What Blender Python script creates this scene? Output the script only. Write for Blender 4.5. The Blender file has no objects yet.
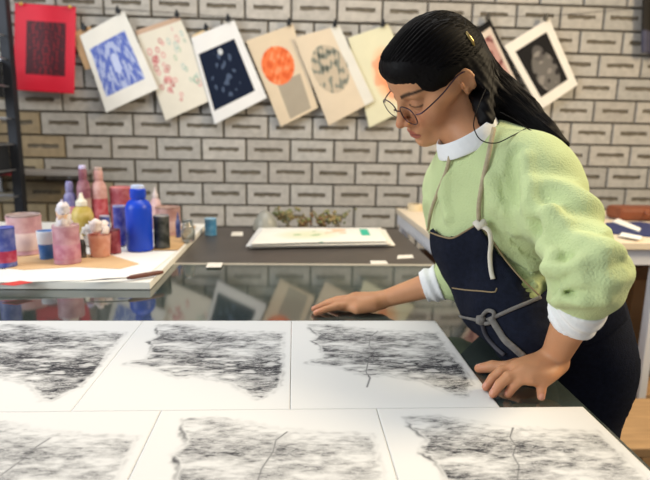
import bpy, bmesh, math, random
import numpy as np
from mathutils import Vector, Matrix
random.seed(4); rng = np.random.default_rng(11)
SC = bpy.context.scene; COL = SC.collection
# ------------------------------------------------------------ camera maths
FPX=550.0; IW,IH=650,480
YAW=math.radians(3.3); PITCH=math.radians(11.05); ROLL=math.radians(1.1)
CAM=np.array([0,0,1.30])
CF=np.array([math.sin(YAW)*math.cos(PITCH),math.cos(YAW)*math.cos(PITCH),-math.sin(PITCH)])
R0=np.array([math.cos(YAW),-math.sin(YAW),0]); U0=np.cross(R0,CF)
CR=R0*math.cos(ROLL)+U0*math.sin(ROLL); CU=np.cross(CR,CF)
def ray(px,py): return CF+CR*(px-IW/2)/FPX-CU*(py-IH/2)/FPX
def onz(px,py,z):
    r=ray(px,py); return CAM+r*(z-CAM[2])/r[2]
def ony(px,py,y):
    r=ray(px,py); return CAM+r*(y-CAM[1])/r[1]
def at(px,py,zc): return CAM+ray(px,py)*zc
def proj(p):
    d=np.asarray(p)-CAM; z=d@CF
    return (IW/2+FPX*(d@CR)/z, IH/2-FPX*(d@CU)/z, z)
TZ=.90       # table top
# ------------------------------------------------------------ materials
def lin(c):
    if isinstance(c,str):
        c=[int(c[i:i+2],16)/255 for i in (0,2,4)]
    return [x/12.92 if x<=.04045 else ((x+.055)/1.055)**2.4 for x in c]
MATS={}
def mat(name,col,rough=.6,metal=0,spec=.5,var=0,vscale=8,bump=0,bscale=60,trans=0,ior=1.45,attr=None,emit=0,coat=0,alpha=1,stretch=None,sss=0,sheen=0,col2=None,wave=None):
    if name in MATS: return MATS[name]
    m=bpy.data.materials.new(name); m.use_nodes=True; nt=m.node_tree; N=nt.nodes; Lk=nt.links
    b=N['Principled BSDF']; c=lin(col)+[1]
    b.inputs['Base Color'].default_value=c; b.inputs['Roughness'].default_value=rough
    b.inputs['Metallic'].default_value=metal; b.inputs['Specular IOR Level'].default_value=spec
    b.inputs['IOR'].default_value=ior; b.inputs['Transmission Weight'].default_value=trans
    b.inputs['Coat Weight'].default_value=coat; b.inputs['Alpha'].default_value=alpha
    if sss:
        b.inputs['Subsurface Weight'].default_value=sss; b.inputs['Subsurface Radius'].default_value=(.012,.004,.002); b.inputs['Subsurface Scale'].default_value=1
    if sheen: b.inputs['Sheen Weight'].default_value=sheen
    tc=N.new('ShaderNodeTexCoord'); mp=N.new('ShaderNodeMapping'); Lk.new(tc.outputs['Object'],mp.inputs[0])
    if stretch: mp.inputs['Scale'].default_value=stretch
    src=None
    if attr:
        a=N.new('ShaderNodeAttribute'); a.attribute_name=attr; src=a.outputs['Color']
    if var or col2:
        no=N.new('ShaderNodeTexNoise'); no.inputs['Scale'].default_value=vscale; no.inputs['Detail'].default_value=4; Lk.new(mp.outputs[0],no.inputs[0])
        if col2:
            mx=N.new('ShaderNodeMix'); mx.data_type='RGBA'; rp=N.new('ShaderNodeValToRGB'); rp.color_ramp.elements[0].position=.42; rp.color_ramp.elements[1].position=.6
            Lk.new(no.outputs['Fac'],rp.inputs[0]); Lk.new(rp.outputs[0],mx.inputs[0]); mx.inputs[6].default_value=c; mx.inputs[7].default_value=lin(col2)+[1]
            if src: Lk.new(src,mx.inputs[6])
            src=mx.outputs[2]
        if var:
            hs=N.new('ShaderNodeHueSaturation'); mr=N.new('ShaderNodeMapRange'); mr.inputs[1].default_value=.3; mr.inputs[2].default_value=.7; mr.inputs[3].default_value=1-var; mr.inputs[4].default_value=1+var
            Lk.new(no.outputs['Fac'],mr.inputs[0]); Lk.new(mr.outputs[0],hs.inputs['Value']); hs.inputs['Color'].default_value=c
            if src: Lk.new(src,hs.inputs['Color'])
            src=hs.outputs[0]
    if src: Lk.new(src,b.inputs['Base Color'])
    if bump:
        n2=N.new('ShaderNodeTexNoise'); n2.inputs['Scale'].default_value=bscale; n2.inputs['Detail'].default_value=3; Lk.new(mp.outputs[0],n2.inputs[0])
        hsrc=n2.outputs['Fac']
        if wave:
            w=N.new('ShaderNodeTexWave'); w.inputs['Scale'].default_value=wave; w.inputs['Distortion'].default_value=1.5; w.bands_direction='X'
            Lk.new(mp.outputs[0],w.inputs[0]); ad=N.new('ShaderNodeMath'); ad.operation='ADD'; Lk.new(w.outputs['Fac'],ad.inputs[0]); Lk.new(hsrc,ad.inputs[1]); hsrc=ad.outputs[0]
        bp=N.new('ShaderNodeBump'); bp.inputs['Strength'].default_value=bump; bp.inputs['Distance'].default_value=.004; Lk.new(hsrc,bp.inputs['Height']); Lk.new(bp.outputs[0],b.inputs['Normal'])
    MATS[name]=m; return m
# ------------------------------------------------------------ objects
def link(name,me,m=None,parent=None,smooth=False,loc=None):
    o=bpy.data.objects.new(name,me); COL.objects.link(o)
    if m is not None:
        for q in (m if isinstance(m,(list,tuple)) else [m]): me.materials.append(q)
    if smooth: me.polygons.foreach_set('use_smooth',[True]*len(me.polygons))
    if parent is not None:
        o.parent=parent
    if loc is not None: o.location=loc
    return o
def tag(o,label,cat,group=None,kind=None):
    o['label']=label; o['category']=cat
    if group: o['group']=group
    if kind: o['kind']=kind
    return o
def thing(name,label,cat,loc=(0,0,0),rz=0,group=None):
    o=bpy.data.objects.new(name,None); COL.objects.link(o); o.location=Vector(loc); o.rotation_euler=(0,0,rz); o.empty_display_size=.05
    return tag(o,label,cat,group)
class MB:
    def __init__(s): s.v=[]; s.f=[]; s.mi=[]; s.cm=0; s.M=Matrix.Identity(4)
    def add(s,vs,fs):
        b=len(s.v); s.v+= [tuple(s.M@Vector(v)) for v in vs]; s.f+=[[b+i for i in f] for f in fs]; s.mi+=[s.cm]*len(fs); return s
    def box(s,c,d,rz=0,rx=0,ry=0):
        x,y,z=[q/2 for q in d]; R=Matrix.Rotation(rz,3,'Z')@Matrix.Rotation(ry,3,'Y')@Matrix.Rotation(rx,3,'X')
        vs=[Vector(c)+R@Vector((i*x,j*y,k*z)) for i in(-1,1) for j in(-1,1) for k in(-1,1)]
        return s.add(vs,[(0,1,3,2),(4,6,7,5),(0,4,5,1),(2,3,7,6),(0,2,6,4),(1,5,7,3)])
    def lathe(s,prof,n=28,c=(0,0,0),caps=True):
        vs=[];fs=[]
        for r,z in prof:
            for i in range(n):
                a=2*math.pi*i/n; vs.append((c[0]+r*math.cos(a),c[1]+r*math.sin(a),c[2]+z))
        for k in range(len(prof)-1):
            for i in range(n):
                j=(i+1)%n; fs.append((k*n+i,k*n+j,(k+1)*n+j,(k+1)*n+i))
        if caps:
            fs.append(tuple(reversed(range(n)))); fs.append(tuple((len(prof)-1)*n+i for i in range(n)))
        return s.add(vs,fs)
    def tube(s,pts,r,n=8,flat=1.0,up=None):
        pts=[Vector(p) for p in pts]; rs=r if isinstance(r,(list,tuple)) else [r]*len(pts)
        vs=[];fs=[]; pu=Vector(up) if up is not None else None
        for k,p in enumerate(pts):
            t=(pts[min(k+1,len(pts)-1)]-pts[max(k-1,0)])
            t=t.normalized() if t.length>1e-9 else Vector((0,0,1))
            if pu is None: pu=Vector((0,0,1)) if abs(t.z)<.9 else Vector((1,0,0))
            a=t.cross(pu)
            if a.length<1e-6: a=t.orthogonal()
            a.normalize(); b=a.cross(t).normalized()
            if up is None: pu=b
            for i in range(n):
                q=2*math.pi*i/n; vs.append(p+a*(rs[k]*math.cos(q))+b*(rs[k]*flat*math.sin(q)))
        for k in range(len(pts)-1):
            for i in range(n):
                j=(i+1)%n; fs.append((k*n+i,k*n+j,(k+1)*n+j,(k+1)*n+i))
        fs.append(tuple(reversed(range(n)))); fs.append(tuple((len(pts)-1)*n+i for i in range(n)))
        return s.add(vs,fs)
    def build(s,name,m,parent=None,smooth=False,bevel=0,angle=None):
        me=bpy.data.meshes.new(name); me.from_pydata(s.v,[],s.f); me.validate()
        o=link(name,me,m,parent,smooth)
        if len(s.mi)==len(me.polygons): me.polygons.foreach_set('material_index',s.mi)
        bm=bmesh.new(); bm.from_mesh(me); bmesh.ops.recalc_face_normals(bm,faces=bm.faces)
        if bevel: bmesh.ops.bevel(bm,geom=[e for e in bm.edges if e.is_manifold and e.calc_face_angle(0)>.7],offset=bevel,segments=2,affect='EDGES',profile=.6)
        bm.to_mesh(me); bm.free()
        if smooth:
            me.polygons.foreach_set('use_smooth',[True]*len(me.polygons))
            if angle:
                me.set_sharp_from_angle(angle=math.radians(angle))
        return o
def spline(pts,n=8):
    P=[np.array(p,float) for p in pts]; P=[2*P[0]-P[1]]+P+[2*P[-1]-P[-2]]; out=[]
    for i in range(1,len(P)-2):
        for k in range(n):
            t=k/n; a,b,c,d=P[i-1:i+3]
            out.append(.5*((2*b)+(-a+c)*t+(2*a-5*b+4*c-d)*t*t+(-a+3*b-3*c+d)*t**3))
    out.append(P[-2]); return out
def vnoise(shape,cells,seed):
    """smooth value noise on a grid: shape (h,w), cells (cy,cx)"""
    r=np.random.default_rng(seed); cy,cx=cells; g=r.random((cy+3,cx+3))
    y=np.linspace(0,cy,shape[0]); x=np.linspace(0,cx,shape[1]); iy=y.astype(int); ix=x.astype(int)
    fy=(y-iy)[:,None]; fx=(x-ix)[None]; fy=fy*fy*(3-2*fy); fx=fx*fx*(3-2*fx)
    a=g[iy][:,ix]; b=g[iy][:,ix+1]; c=g[iy+1][:,ix]; d=g[iy+1][:,ix+1]
    return (a*(1-fx)+b*fx)*(1-fy)+(c*(1-fx)+d*fx)*fy
def set_col(me,name,arr):
    a=me.color_attributes.new(name,'FLOAT_COLOR','POINT'); c=np.ones((len(me.vertices),4),np.float32); c[:,:3]=arr; a.data.foreach_set('color',c.ravel())
# ------------------------------------------------------------ signed-distance modelling, meshed by surface nets
def V3(p): return np.array(p,np.float32)
def cap(a,b,ra,rb=None):
    a=V3(a);b=V3(b); rb=ra if rb is None else rb; ab=b-a; L=max(float(ab@ab),1e-12)
    def fn(p):
        q=p-a; t=np.clip((q@ab)/L,0,1); return np.linalg.norm(q-t[:,None]*ab,axis=1)-(ra+(rb-ra)*t)
    return fn,(a+b)/2,math.sqrt(L)/2+max(ra,rb)
def ell(c,r,R=None):
    c=V3(c); r=V3(r); R=np.eye(3,dtype=np.float32) if R is None else np.array(R,np.float32)  # columns = axes
    def fn(p):
        q=(p-c)@R; k0=np.linalg.norm(q/r,axis=1); k1=np.linalg.norm(q/(r*r),axis=1)+1e-9; return k0*(k0-1)/k1
    return fn,c,float(max(r))
def smin(a,b,k):
    if k<=0: return np.minimum(a,b)
    h=np.clip(.5+.5*(b-a)/k,0,1); return b+(a-b)*h-k*h*(1-h)
def evalops(ops,p,act=None):
    d=np.full(len(p),1e3,np.float32)
    for i,(op,k,pr) in enumerate(ops):
        if act is not None and not act[i]: continue
        q=pr[0](p)
        if op=='u': d=smin(d,q,k)
        elif op=='s': d=-smin(-d,q,k)
        elif op=='i': d=-smin(-d,-q,k)
    return d
def sdfmesh(ops,h,post=None,pad=.02,n=20,margin=.0):
    lo=np.min([pr[1]-pr[2] for o,k,pr in ops if o=='u'],axis=0)-pad; hi=np.max([pr[1]+pr[2] for o,k,pr in ops if o=='u'],axis=0)+pad
    nb=np.ceil((hi-lo)/(n*h)).astype(int); R=n*h*math.sqrt(3)/2
    keys=[];pos=[];quads=[]
    S=(nb*n+2).astype(np.int64)
    def key(i,j,k): return (i.astype(np.int64)*S[1]+j)*S[2]+k
    g=np.arange(-1,n+1)
    PB=[(pr[1],pr[2],k) for o,k,pr in ops]
    for bi in range(nb[0]):
        for bj in range(nb[1]):
            for bk in range(nb[2]):
                o=np.array([bi,bj,bk])*n; c=lo+(o+n/2)*h
                act=[(op=='i') or np.linalg.norm(c-b)-r<R+k+h*2+margin for (op,_,_),(b,r,k) in zip(ops,PB)]
                if not any(a and op=='u' for a,(op,_,_) in zip(act,ops)): continue
                dc=evalops(ops,V3([c]),act)[0]
                if dc>R*1.5+margin+.01: continue
                if post is not None and float(post(V3([c]),np.array([dc],np.float32))[0])>R*1.35+.012: continue
                # samples o-1 .. o+n
                ax=[lo[d]+(o[d]+np.arange(-1,n+2))*h for d in range(3)]
                G=np.stack(np.meshgrid(*ax,indexing='ij'),-1).reshape(-1,3).astype(np.float32)
                D=evalops(ops,G,act)
                if post is not None: D=post(G,D)
                m=n+3; D=D.reshape(m-1+0,m-1,m-1) if False else D.reshape(n+3,n+3,n+3)
                if D.min()>0 or D.max()<0: continue
                s=D<0
                # cells with lower corner index 1..n (global o..o+n-1) 
                C=s[1:-1,1:-1,1:-1]; 
                def cn(a,b,c_): return D[1+a:n+1+a,1+b:n+1+b,1+c_:n+1+c_]
                cor=[(a,b,c_) for a in(0,1) for b in(0,1) for c_ in(0,1)]
                cs=[cn(*q)<0 for q in cor]; any_=np.zeros((n,)*3,bool); all_=np.ones((n,)*3,bool)
                for q in cs: any_|=q; all_&=q
                ac=np.argwhere(any_&~all_)
                if len(ac):
                    acc=np.zeros((len(ac),3)); cnt=np.zeros(len(ac)); i,j,k=ac.T
                    val={q:cn(*q)[i,j,k] for q in cor}
                    for q in cor:
                        for d in range(3):
                            if q[d]==0:
                                q2=list(q); q2[d]=1; q2=tuple(q2); v0=val[q];v1=val[q2]; ch=(v0<0)!=(v1<0)
                                t=np.where(ch,v0/np.where(ch,v0-v1,1),0)
                                pt=np.tile(np.array(q,float),(len(ac),1)); pt[:,d]=t
                                acc+=pt*ch[:,None]; cnt+=ch
                    P=acc/cnt[:,None]
                    keys.append(key(*(ac+o).T)); pos.append(lo+(ac+o+P)*h)
                # edges whose lower grid point is o..o+n-1
                for d in range(3):
                    sh=[0,0,0]; sh[d]=1
                    A=s[1:n+1,1:n+1,1:n+1]; B=s[1+sh[0]:n+1+sh[0],1+sh[1]:n+1+sh[1],1+sh[2]:n+1+sh[2]]
                    e=np.argwhere(A!=B)
                    if not len(e): continue
                    fl=A[e[:,0],e[:,1],e[:,2]]; gidx=e+o
                    u=[0,0,0];u[(d+1)%3]=1; v=[0,0,0]; v[(d+2)%3]=1; u=np.array(u);v=np.array(v)
                    q=np.stack([key(*(gidx-u-v).T),key(*(gidx-v).T),key(*gidx.T),key(*(gidx-u).T)],1)
                    q[~fl]=q[~fl][:,::-1]; quads.append(q)
    keys=np.concatenate(keys); pos=np.concatenate(pos); quads=np.concatenate(quads)
    uk,ix=np.unique(keys,return_index=True); pos=pos[ix]
    fi=np.searchsorted(uk,quads); fi=np.clip(fi,0,len(uk)-1); ok=(uk[fi]==quads).all(1); fi=fi[ok]
    return pos,fi
def npmesh(name,pos,fi):
    me=bpy.data.meshes.new(name); me.vertices.add(len(pos)); me.vertices.foreach_set('co',pos.astype(np.float32).ravel())
    k=fi.shape[1]; me.loops.add(fi.size); me.loops.foreach_set('vertex_index',fi.astype(np.int32).ravel())
    me.polygons.add(len(fi)); me.polygons.foreach_set('loop_start',np.arange(0,fi.size,k,dtype=np.int32))
    me.update(calc_edges=True); me.validate()
    me.polygons.foreach_set('use_smooth',[True]*len(me.polygons)); return me
def trace(ops,px,py,post=None,z0=.5,z1=1.8,off=0.0):
    r=ray(px,py); t=z0
    for _ in range(90):
        p=V3([CAM+r*t]); d=evalops(ops,p)
        if post is not None: d=post(p,d)
        d=float(d[0])-off
        if d<.0006: break
        t+=d*.8
        if t>z1: return None
    return CAM+r*t
# ============================================================ setting
YW=3.10
def brick_mat(name,ca,cb,rough=.9):
    m=mat(name,ca,rough=rough,attr='tint',var=.12,vscale=30,bump=.5,bscale=90); return m
def brick_wall():
    h=.1235; z0=1.259-11*h; w=.2435; g=.0045
    vs=[];fs=[];mi=[];tint=[]
    def quad(*q):
        b=len(vs); vs.extend(q); fs.append((b,b+1,b+2,b+3))
    rows=26
    for r in range(rows):
        za=z0+r*h+g; zb=z0+(r+1)*h-g
        if zb<0: continue
        xoff=XJ if (r-11)%2==0 else XJ+w/2
        for c in range(-14,15):
            xa=xoff+c*w+g; xb=xoff+(c+1)*w-g
            R=random.Random(r*100+c); y0=YW-.006+R.uniform(-.0015,.0015)
            t=R.uniform(.9,1.08); warm=R.uniform(-.02,.02)
            cx=(xa+xb)/2; base=np.array(lin('b2ada6'))
            # the bricks beside the rack are a browner, unpainted batch
            if cx<-1.28 and zb<1.45 : base=np.array(lin('9a8a70')) 
            if cx<-1.05 and zb<1.2 and R.random()<.5: base=np.array(lin('aca087'))
            t=base*t*np.array([1+warm,1,1-warm]); dk=np.array(lin('403b34'))
            e=.003; cxm=cx+R.uniform(-.006,.006); rw=.078+R.uniform(-.004,.004); zc=(za+zb)/2+.004+R.uniform(-.003,.003); rh=.0105
            n0=len(vs)
            o=[(xa,y0+.012,za),(xb,y0+.012,za),(xb,y0+.012,zb),(xa,y0+.012,zb)]
            i1=[(xa+e,y0,za+e),(xb-e,y0,za+e),(xb-e,y0,zb-e),(xa+e,y0,zb-e)]
            # ragged frog recess
            K=9; top=[];bot=[]
            for k in range(K):
                x=cxm-rw+2*rw*k/(K-1); top.append((x,zc+rh+R.uniform(-.002,.002))); bot.append((x,zc-rh+(R.uniform(-.004,.004) if 0<k<K-1 else 0)))
            ring=[i1[0]]+[i1[1]]+[i1[2]]+[i1[3]]
            vs.extend(o); vs.extend(i1); 
            for a in range(4):
                b=(a+1)%4; fs.append((n0+a,n0+b,n0+4+b,n0+4+a)); mi.append(0)
            nt=len(vs); vs.extend([(x,y0,z) for x,z in top]); nb_=len(vs); vs.extend([(x,y0,z) for x,z in bot])
            ntd=len(vs); vs.extend([(x,y0+.008,z-.002) for x,z in top]); nbd=len(vs); vs.extend([(x,y0+.008,z+.002) for x,z in bot])
            fs.append((n0+4,n0+5)+tuple(nb_+k for k in reversed(range(K)))); mi.append(0)
            fs.append((n0+6,n0+7)+tuple(nt+k for k in range(K))); mi.append(0)
            fs.append((n0+5,n0+6,nt+K-1,nb_+K-1)); mi.append(0); fs.append((n0+7,n0+4,nb_,nt)); mi.append(0)
            for k in range(K-1):
                fs.append((nt+k,nt+k+1,ntd+k+1,ntd+k)); mi.append(1); fs.append((nb_+k+1,nb_+k,nbd+k,nbd+k+1)); mi.append(1)
                fs.append((ntd+k,ntd+k+1,nbd+k+1,nbd+k)); mi.append(1)
            fs.append((nt,ntd,nbd,nb_)); mi.append(1); fs.append((nt+K-1,nb_+K-1,nbd+K-1,ntd+K-1)); mi.append(1)
            tint.extend([t]*(len(vs)-n0))
    me=bpy.data.meshes.new('wall_back'); me.from_pydata(vs,[],fs)
    o=link('wall_back',me,[brick_mat('painted_brick','b2ada6','b2ada6'),mat('brick_frog_shade','6f675b',rough=1,var=.25,vscale=60)])  # second material: shade of the frog recess put into a darker brown
    me.polygons.foreach_set('material_index',mi); set_col(me,'tint',np.array(tint))
    o['kind']='structure'
    b=MB(); b.box((.2,YW+.06,1.55),(7.4,.1,3.3)); ob=b.build('mortar',mat('mortar','5e574c',rough=1,var=.2,vscale=20),o)
XJ=-.1455
brick_wall()
f=MB(); f.box((.2,.9,-.03),(7.4,4.6,.06)); o=f.build('floor',mat('concrete_floor','6b5d50',rough=.55,var=.25,vscale=3,bump=.3)); o['kind']='structure'
for nm,x in (('wall_left',-3.45),('wall_right',3.85)):
    f=MB(); f.box((x,.9,1.6),(.1,4.5,3.2)); o=f.build(nm,mat('plaster','b5aa9a',rough=.9,var=.06,vscale=3)); o['kind']='structure'

# ============================================================ the big glass-topped table
M_glass=mat('smoked_glass_top','3d4541',rough=.055,spec=1.0,ior=1.85,var=.3,vscale=5)
M_mat=mat('black_rubber_mat','453f3b',rough=.38,spec=.5,var=.18,vscale=6,bump=.25,bscale=150)
M_alu=mat('brushed_aluminium','b8b0a0',rough=.45,metal=.3,var=.1)
M_steel=mat('dark_steel','2c2c2d',rough=.45,metal=.6,var=.1)
T=thing('print_table','long black glass-topped printing table the woman leans on','table',(-.75,1.2,0))
def P(o,x,y,z): return (x-o.location.x,y-o.location.y,z-o.location.z)
TX0,TX1=-2.0,.444; TY0,TYG,TY1=-.1,1.640,2.31
b=MB(); b.box(P(T,(TX0+TX1)/2,(TY0+TYG)/2,TZ-.006),(TX1-TX0,TYG-TY0,.012)); b.build('glass_top',M_glass,T,bevel=.0015)
b=MB(); b.box(P(T,(TX0+TX1)/2,(TY0+TY1)/2,TZ-.035),(TX1-TX0,TY1-TY0,.046)); b.build('table_frame',M_steel,T,bevel=.002)
b=MB(); b.box(P(T,(-.385+TX1)/2,TYG+.011,TZ-.0063),(TX1+.385,.022,.014)); b.build('edge_trim',M_alu,T,bevel=.002)
b=MB(); b.box(P(T,(-.385+TX1)/2,(TYG+.022+TY1)/2,TZ-.0055),(TX1+.385,TY1-TYG-.024,.011)); b.build('rubber_mat',M_mat,T,bevel=.002)
b=MB(); b.box(P(T,(-.389+TX0)/2,(TYG+.022+TY1)/2,TZ-.0065),(TX0*-1-.389,TY1-TYG-.024,.010)); b.build('rear_panel',M_steel,T,bevel=.002)
for x in (TX0+.06,TX1-.10):
    for y in (TY0+.08,TY1-.08):
        b=MB(); b.box(P(T,x,y,(TZ-.058)/2),(.05,.05,TZ-.058)); b.build('leg',M_steel,T,bevel=.004)
b=MB(); b.box(P(T,TX1-.10,(TY0+TY1)/2,.2),(.03,TY1-TY0-.2,.03)); b.build('stretcher',M_steel,T)

# ============================================================ prints
SW,SH=.3125,.385
polyC=[(308,325),(330,324),(350,326),(375,329),(405,331),(437,332),(446,345),(455,357),(467,372),(473,385),(466,397),(455,396),(440,389),(420,381),(400,378),(385,375),(368,377),(350,371),(330,366),(318,365),(305,363),(312,360),(322,359),(322,352),(319,345),(311,340),(318,335),(311,330)]
X0C,Y0C=-.003,.7445
polyUV=np.array([[(lambda q:((q[0]-X0C)/SW,(q[1]-Y0C)/SH))(onz(x,y,TZ+.002))][0] for x,y in polyC])
def polysd(P,poly):
    d=np.full(len(P),1e9); ins=np.zeros(len(P),bool); n=len(poly)
    for i in range(n):
        a=poly[i]; b=poly[(i+1)%n]; ab=b-a; q=P-a; t=np.clip((q@ab)/(ab@ab+1e-12),0,1); d=np.minimum(d,((q-t[:,None]*ab)**2).sum(1))
        c=((a[1]>P[:,1])!=(b[1]>P[:,1]))&(P[:,0]<(b[0]-a[0])*(P[:,1]-a[1])/(b[1]-a[1]+1e-12)+a[0]); ins^=c
    d=np.sqrt(d); return np.where(ins,-d,d)
def polyline_d(P,pl):
    d=np.full(len(P),1e9)
    for a,b in zip(pl[:-1],pl[1:]):
        ab=b-a; q=P-a; t=np.clip((q@ab)/(ab@ab+1e-12),0,1); d=np.minimum(d,((q-t[:,None]*ab)**2).sum(1))
    return np.sqrt(d)
def print_mat():
    m=bpy.data.materials.new('etching_ink_on_white_paper'); m.use_nodes=True; N=m.node_tree.nodes; L=m.node_tree.links; b=N['Principled BSDF']
    a=N.new('ShaderNodeAttribute'); a.attribute_name='ink'; tc=N.new('ShaderNodeTexCoord'); mp=N.new('ShaderNodeMapping'); mp.inputs['Scale'].default_value=(1,3.6,1); mp.inputs['Rotation'].default_value=(0,0,.12)
    L.new(tc.outputs['Object'],mp.inputs[0]); n=N.new('ShaderNodeTexNoise'); n.inputs['Scale'].default_value=80; n.inputs['Detail'].default_value=12; n.inputs['Roughness'].default_value=.85; n.inputs['Distortion'].default_value=.9; L.new(mp.outputs[0],n.inputs[0])
    mr=N.new('ShaderNodeMapRange'); mr.inputs[1].default_value=.38; mr.inputs[2].default_value=.60; mr.inputs[3].default_value=.12; mr.inputs[4].default_value=1.75; L.new(n.outputs['Fac'],mr.inputs[0])
    sp=N.new('ShaderNodeSeparateColor'); L.new(a.outputs['Color'],sp.inputs[0])
    mu=N.new('ShaderNodeMath'); mu.operation='MULTIPLY'; L.new(sp.outputs[0],mu.inputs[0]); L.new(mr.outputs[0],mu.inputs[1])
    ad=N.new('ShaderNodeMath'); ad.operation='MAXIMUM'; ad.use_clamp=True; L.new(mu.outputs[0],ad.inputs[0]); L.new(sp.outputs[1],ad.inputs[1])
    cl=N.new('ShaderNodeClamp'); L.new(ad.outputs[0],cl.inputs[0])
    mx=N.new('ShaderNodeMix'); mx.data_type='RGBA'; mx.inputs[6].default_value=(.74,.73,.715,1); mx.inputs[7].default_value=(.022,.022,.03,1); L.new(cl.outputs[0],mx.inputs[0]); L.new(mx.outputs[2],b.inputs['Base Color'])
    b.inputs['Roughness'].default_value=.75; b.inputs['Specular IOR Level'].default_value=.25
    return m
M_print=print_mat()
def make_print(x0,y0,label,vein,seed,tone=1.0,rot=0):
    nx,ny=170,208; u=np.linspace(0,1,nx); v=np.linspace(0,1,ny); U,Vv=np.meshgrid(u,v); Q=np.stack([U.ravel(),Vv.ravel()],1)
    sh=(ny,nx); wob=np.stack([(vnoise(sh,(60,50),seed+5)-.5).ravel()*.018,(vnoise(sh,(50,50),seed+6)-.5).ravel()*.02],1)
    d=polysd(Q+wob,polyUV); mask=np.clip(-d/.022,0,1)
    ctr=vnoise(sh,(5,3),77)*.5+vnoise(sh,(24,7),78)*.6+vnoise(sh,(60,16),79)*.5+vnoise(sh,(110,34),80)*.35
    ctr=ctr/1.95; vv=Q[:,1].reshape(sh); uu=Q[:,0].reshape(sh)
    band=.75*np.exp(-((vv-(.52-.13*uu))/.09)**2)*(.4+.6*vnoise(sh,(4,6),81))+.35*np.exp(-((vv-(.74+.02*uu))/.06)**2)+.42*np.exp(-((vv-(.36-.14*uu))/.07)**2)*vnoise(sh,(8,14),82)
    gaps=np.clip((vnoise(sh,(46,9),83)-.66)*7,0,1)*np.exp(-((vv-(.45-.1*uu))/.2)**2)
    dens=np.clip((ctr-.42)*2.3+band*.75+.22,0.05,1.15)*(1-.8*gaps)*.95
    ink=dens.ravel()*mask*tone
    # crumbled dark rim pieces on the left and lower border, thin contour elsewhere
    lft=np.exp(-((Q[:,0]-.09)/.08)**2)*np.clip(vnoise(sh,(22,5),85).ravel()*2.6-1.25,0,1)
    rim=np.exp(-(d/.011)**2)*np.clip(.10+1.1*lft+ .5*np.clip(vnoise(sh,(30,26),86).ravel()-.45,0,1),0,1)
    vn=np.zeros(len(Q))
    if vein is not None:
        dv=polyline_d(Q*np.array([SW,SH]),np.array(vein)*np.array([SW,SH])); vn=np.clip(1.25-dv/.0017,0,1)*.85
    ink2=np.clip(rim+vn,0,1)
    P3=np.zeros((len(Q),3)); P3[:,0]=Q[:,0]*SW; P3[:,1]=Q[:,1]*SH; P3[:,2]=.0012
    idx=np.arange(nx*ny).reshape(ny,nx); fi=np.stack([idx[:-1,:-1].ravel(),idx[:-1,1:].ravel(),idx[1:,1:].ravel(),idx[1:,:-1].ravel()],1)
    me=npmesh('art_print',P3,fi); set_col(me,'ink',np.stack([ink,ink2,ink*0],1))
    bm=bmesh.new(); bm.from_mesh(me)
    be=[e for e in bm.edges if e.is_boundary]; r=bmesh.ops.extrude_edge_only(bm,edges=be); 
    for q in r['geom']:
        if isinstance(q,bmesh.types.BMVert): q.co.z=0
    bm.to_mesh(me); bm.free()
    o=link('art_print',me,M_print); o.location=(x0,y0,TZ+.0003); o.rotation_euler=(0,0,rot); tag(o,label,'print','etchings laid out on the table'); return o
g=.0008
def uv(px,py,x0,y0):
    q=onz(px,py,TZ+.0015); return ((q[0]-x0)/SW,(q[1]-y0)/SH)
yt=.7445; yb=yt-SH-g; XL=[-.003-2*SW-2*g,-.003-SW-g,-.003]; XB=[.1245-2*(SW+g),.1245-(SW+g)-.0,.1245]
make_print(XL[2],yt,'upper row etching beside her left hand, upright dark crack through it',[uv(x,y,XL[2],yt) for x,y in [(378,331),(370,337),(369,346),(375,350),(369,358),(366,372),(370,378),(367,387)]],1)
make_print(XL[1],yt,'middle etching of the upper row, between two whole sheets, scratch-like diagonal line',[uv(x,y,XL[1],yt) for x,y in [(224,333),(214,341),(205,350),(197,357)]],2,1.0)
make_print(XL[0],yt,'upper row etching running off the left edge of the photo, below the white board',[uv(x,y,XL[0],yt) for x,y in [(58,335),(40,341),(24,352)]],3,1.1)
make_print(XB[2],yb,'lower right etching whose border runs along the table edge, long wavy crack',[uv(x,y,XB[2],yb) for x,y in [(513,428),(510,437),(516,446),(513,455),(519,466),(517,482),(520,500)]],4,.9)
make_print(XB[1],yb,'lower row etching in the middle with a single black curved line down it',[uv(x,y,XB[1],yb) for x,y in [(287,432),(276,440),(273,452),(262,468),(256,486),(250,500)]],5,.75)
make_print(XB[0],yb,'lower row etching in the left corner of the photo, cut off below',[uv(x,y,XB[0],yb) for x,y in [(50,438),(36,447),(22,460),(8,470),(-6,480)]],6,.75)

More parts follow.
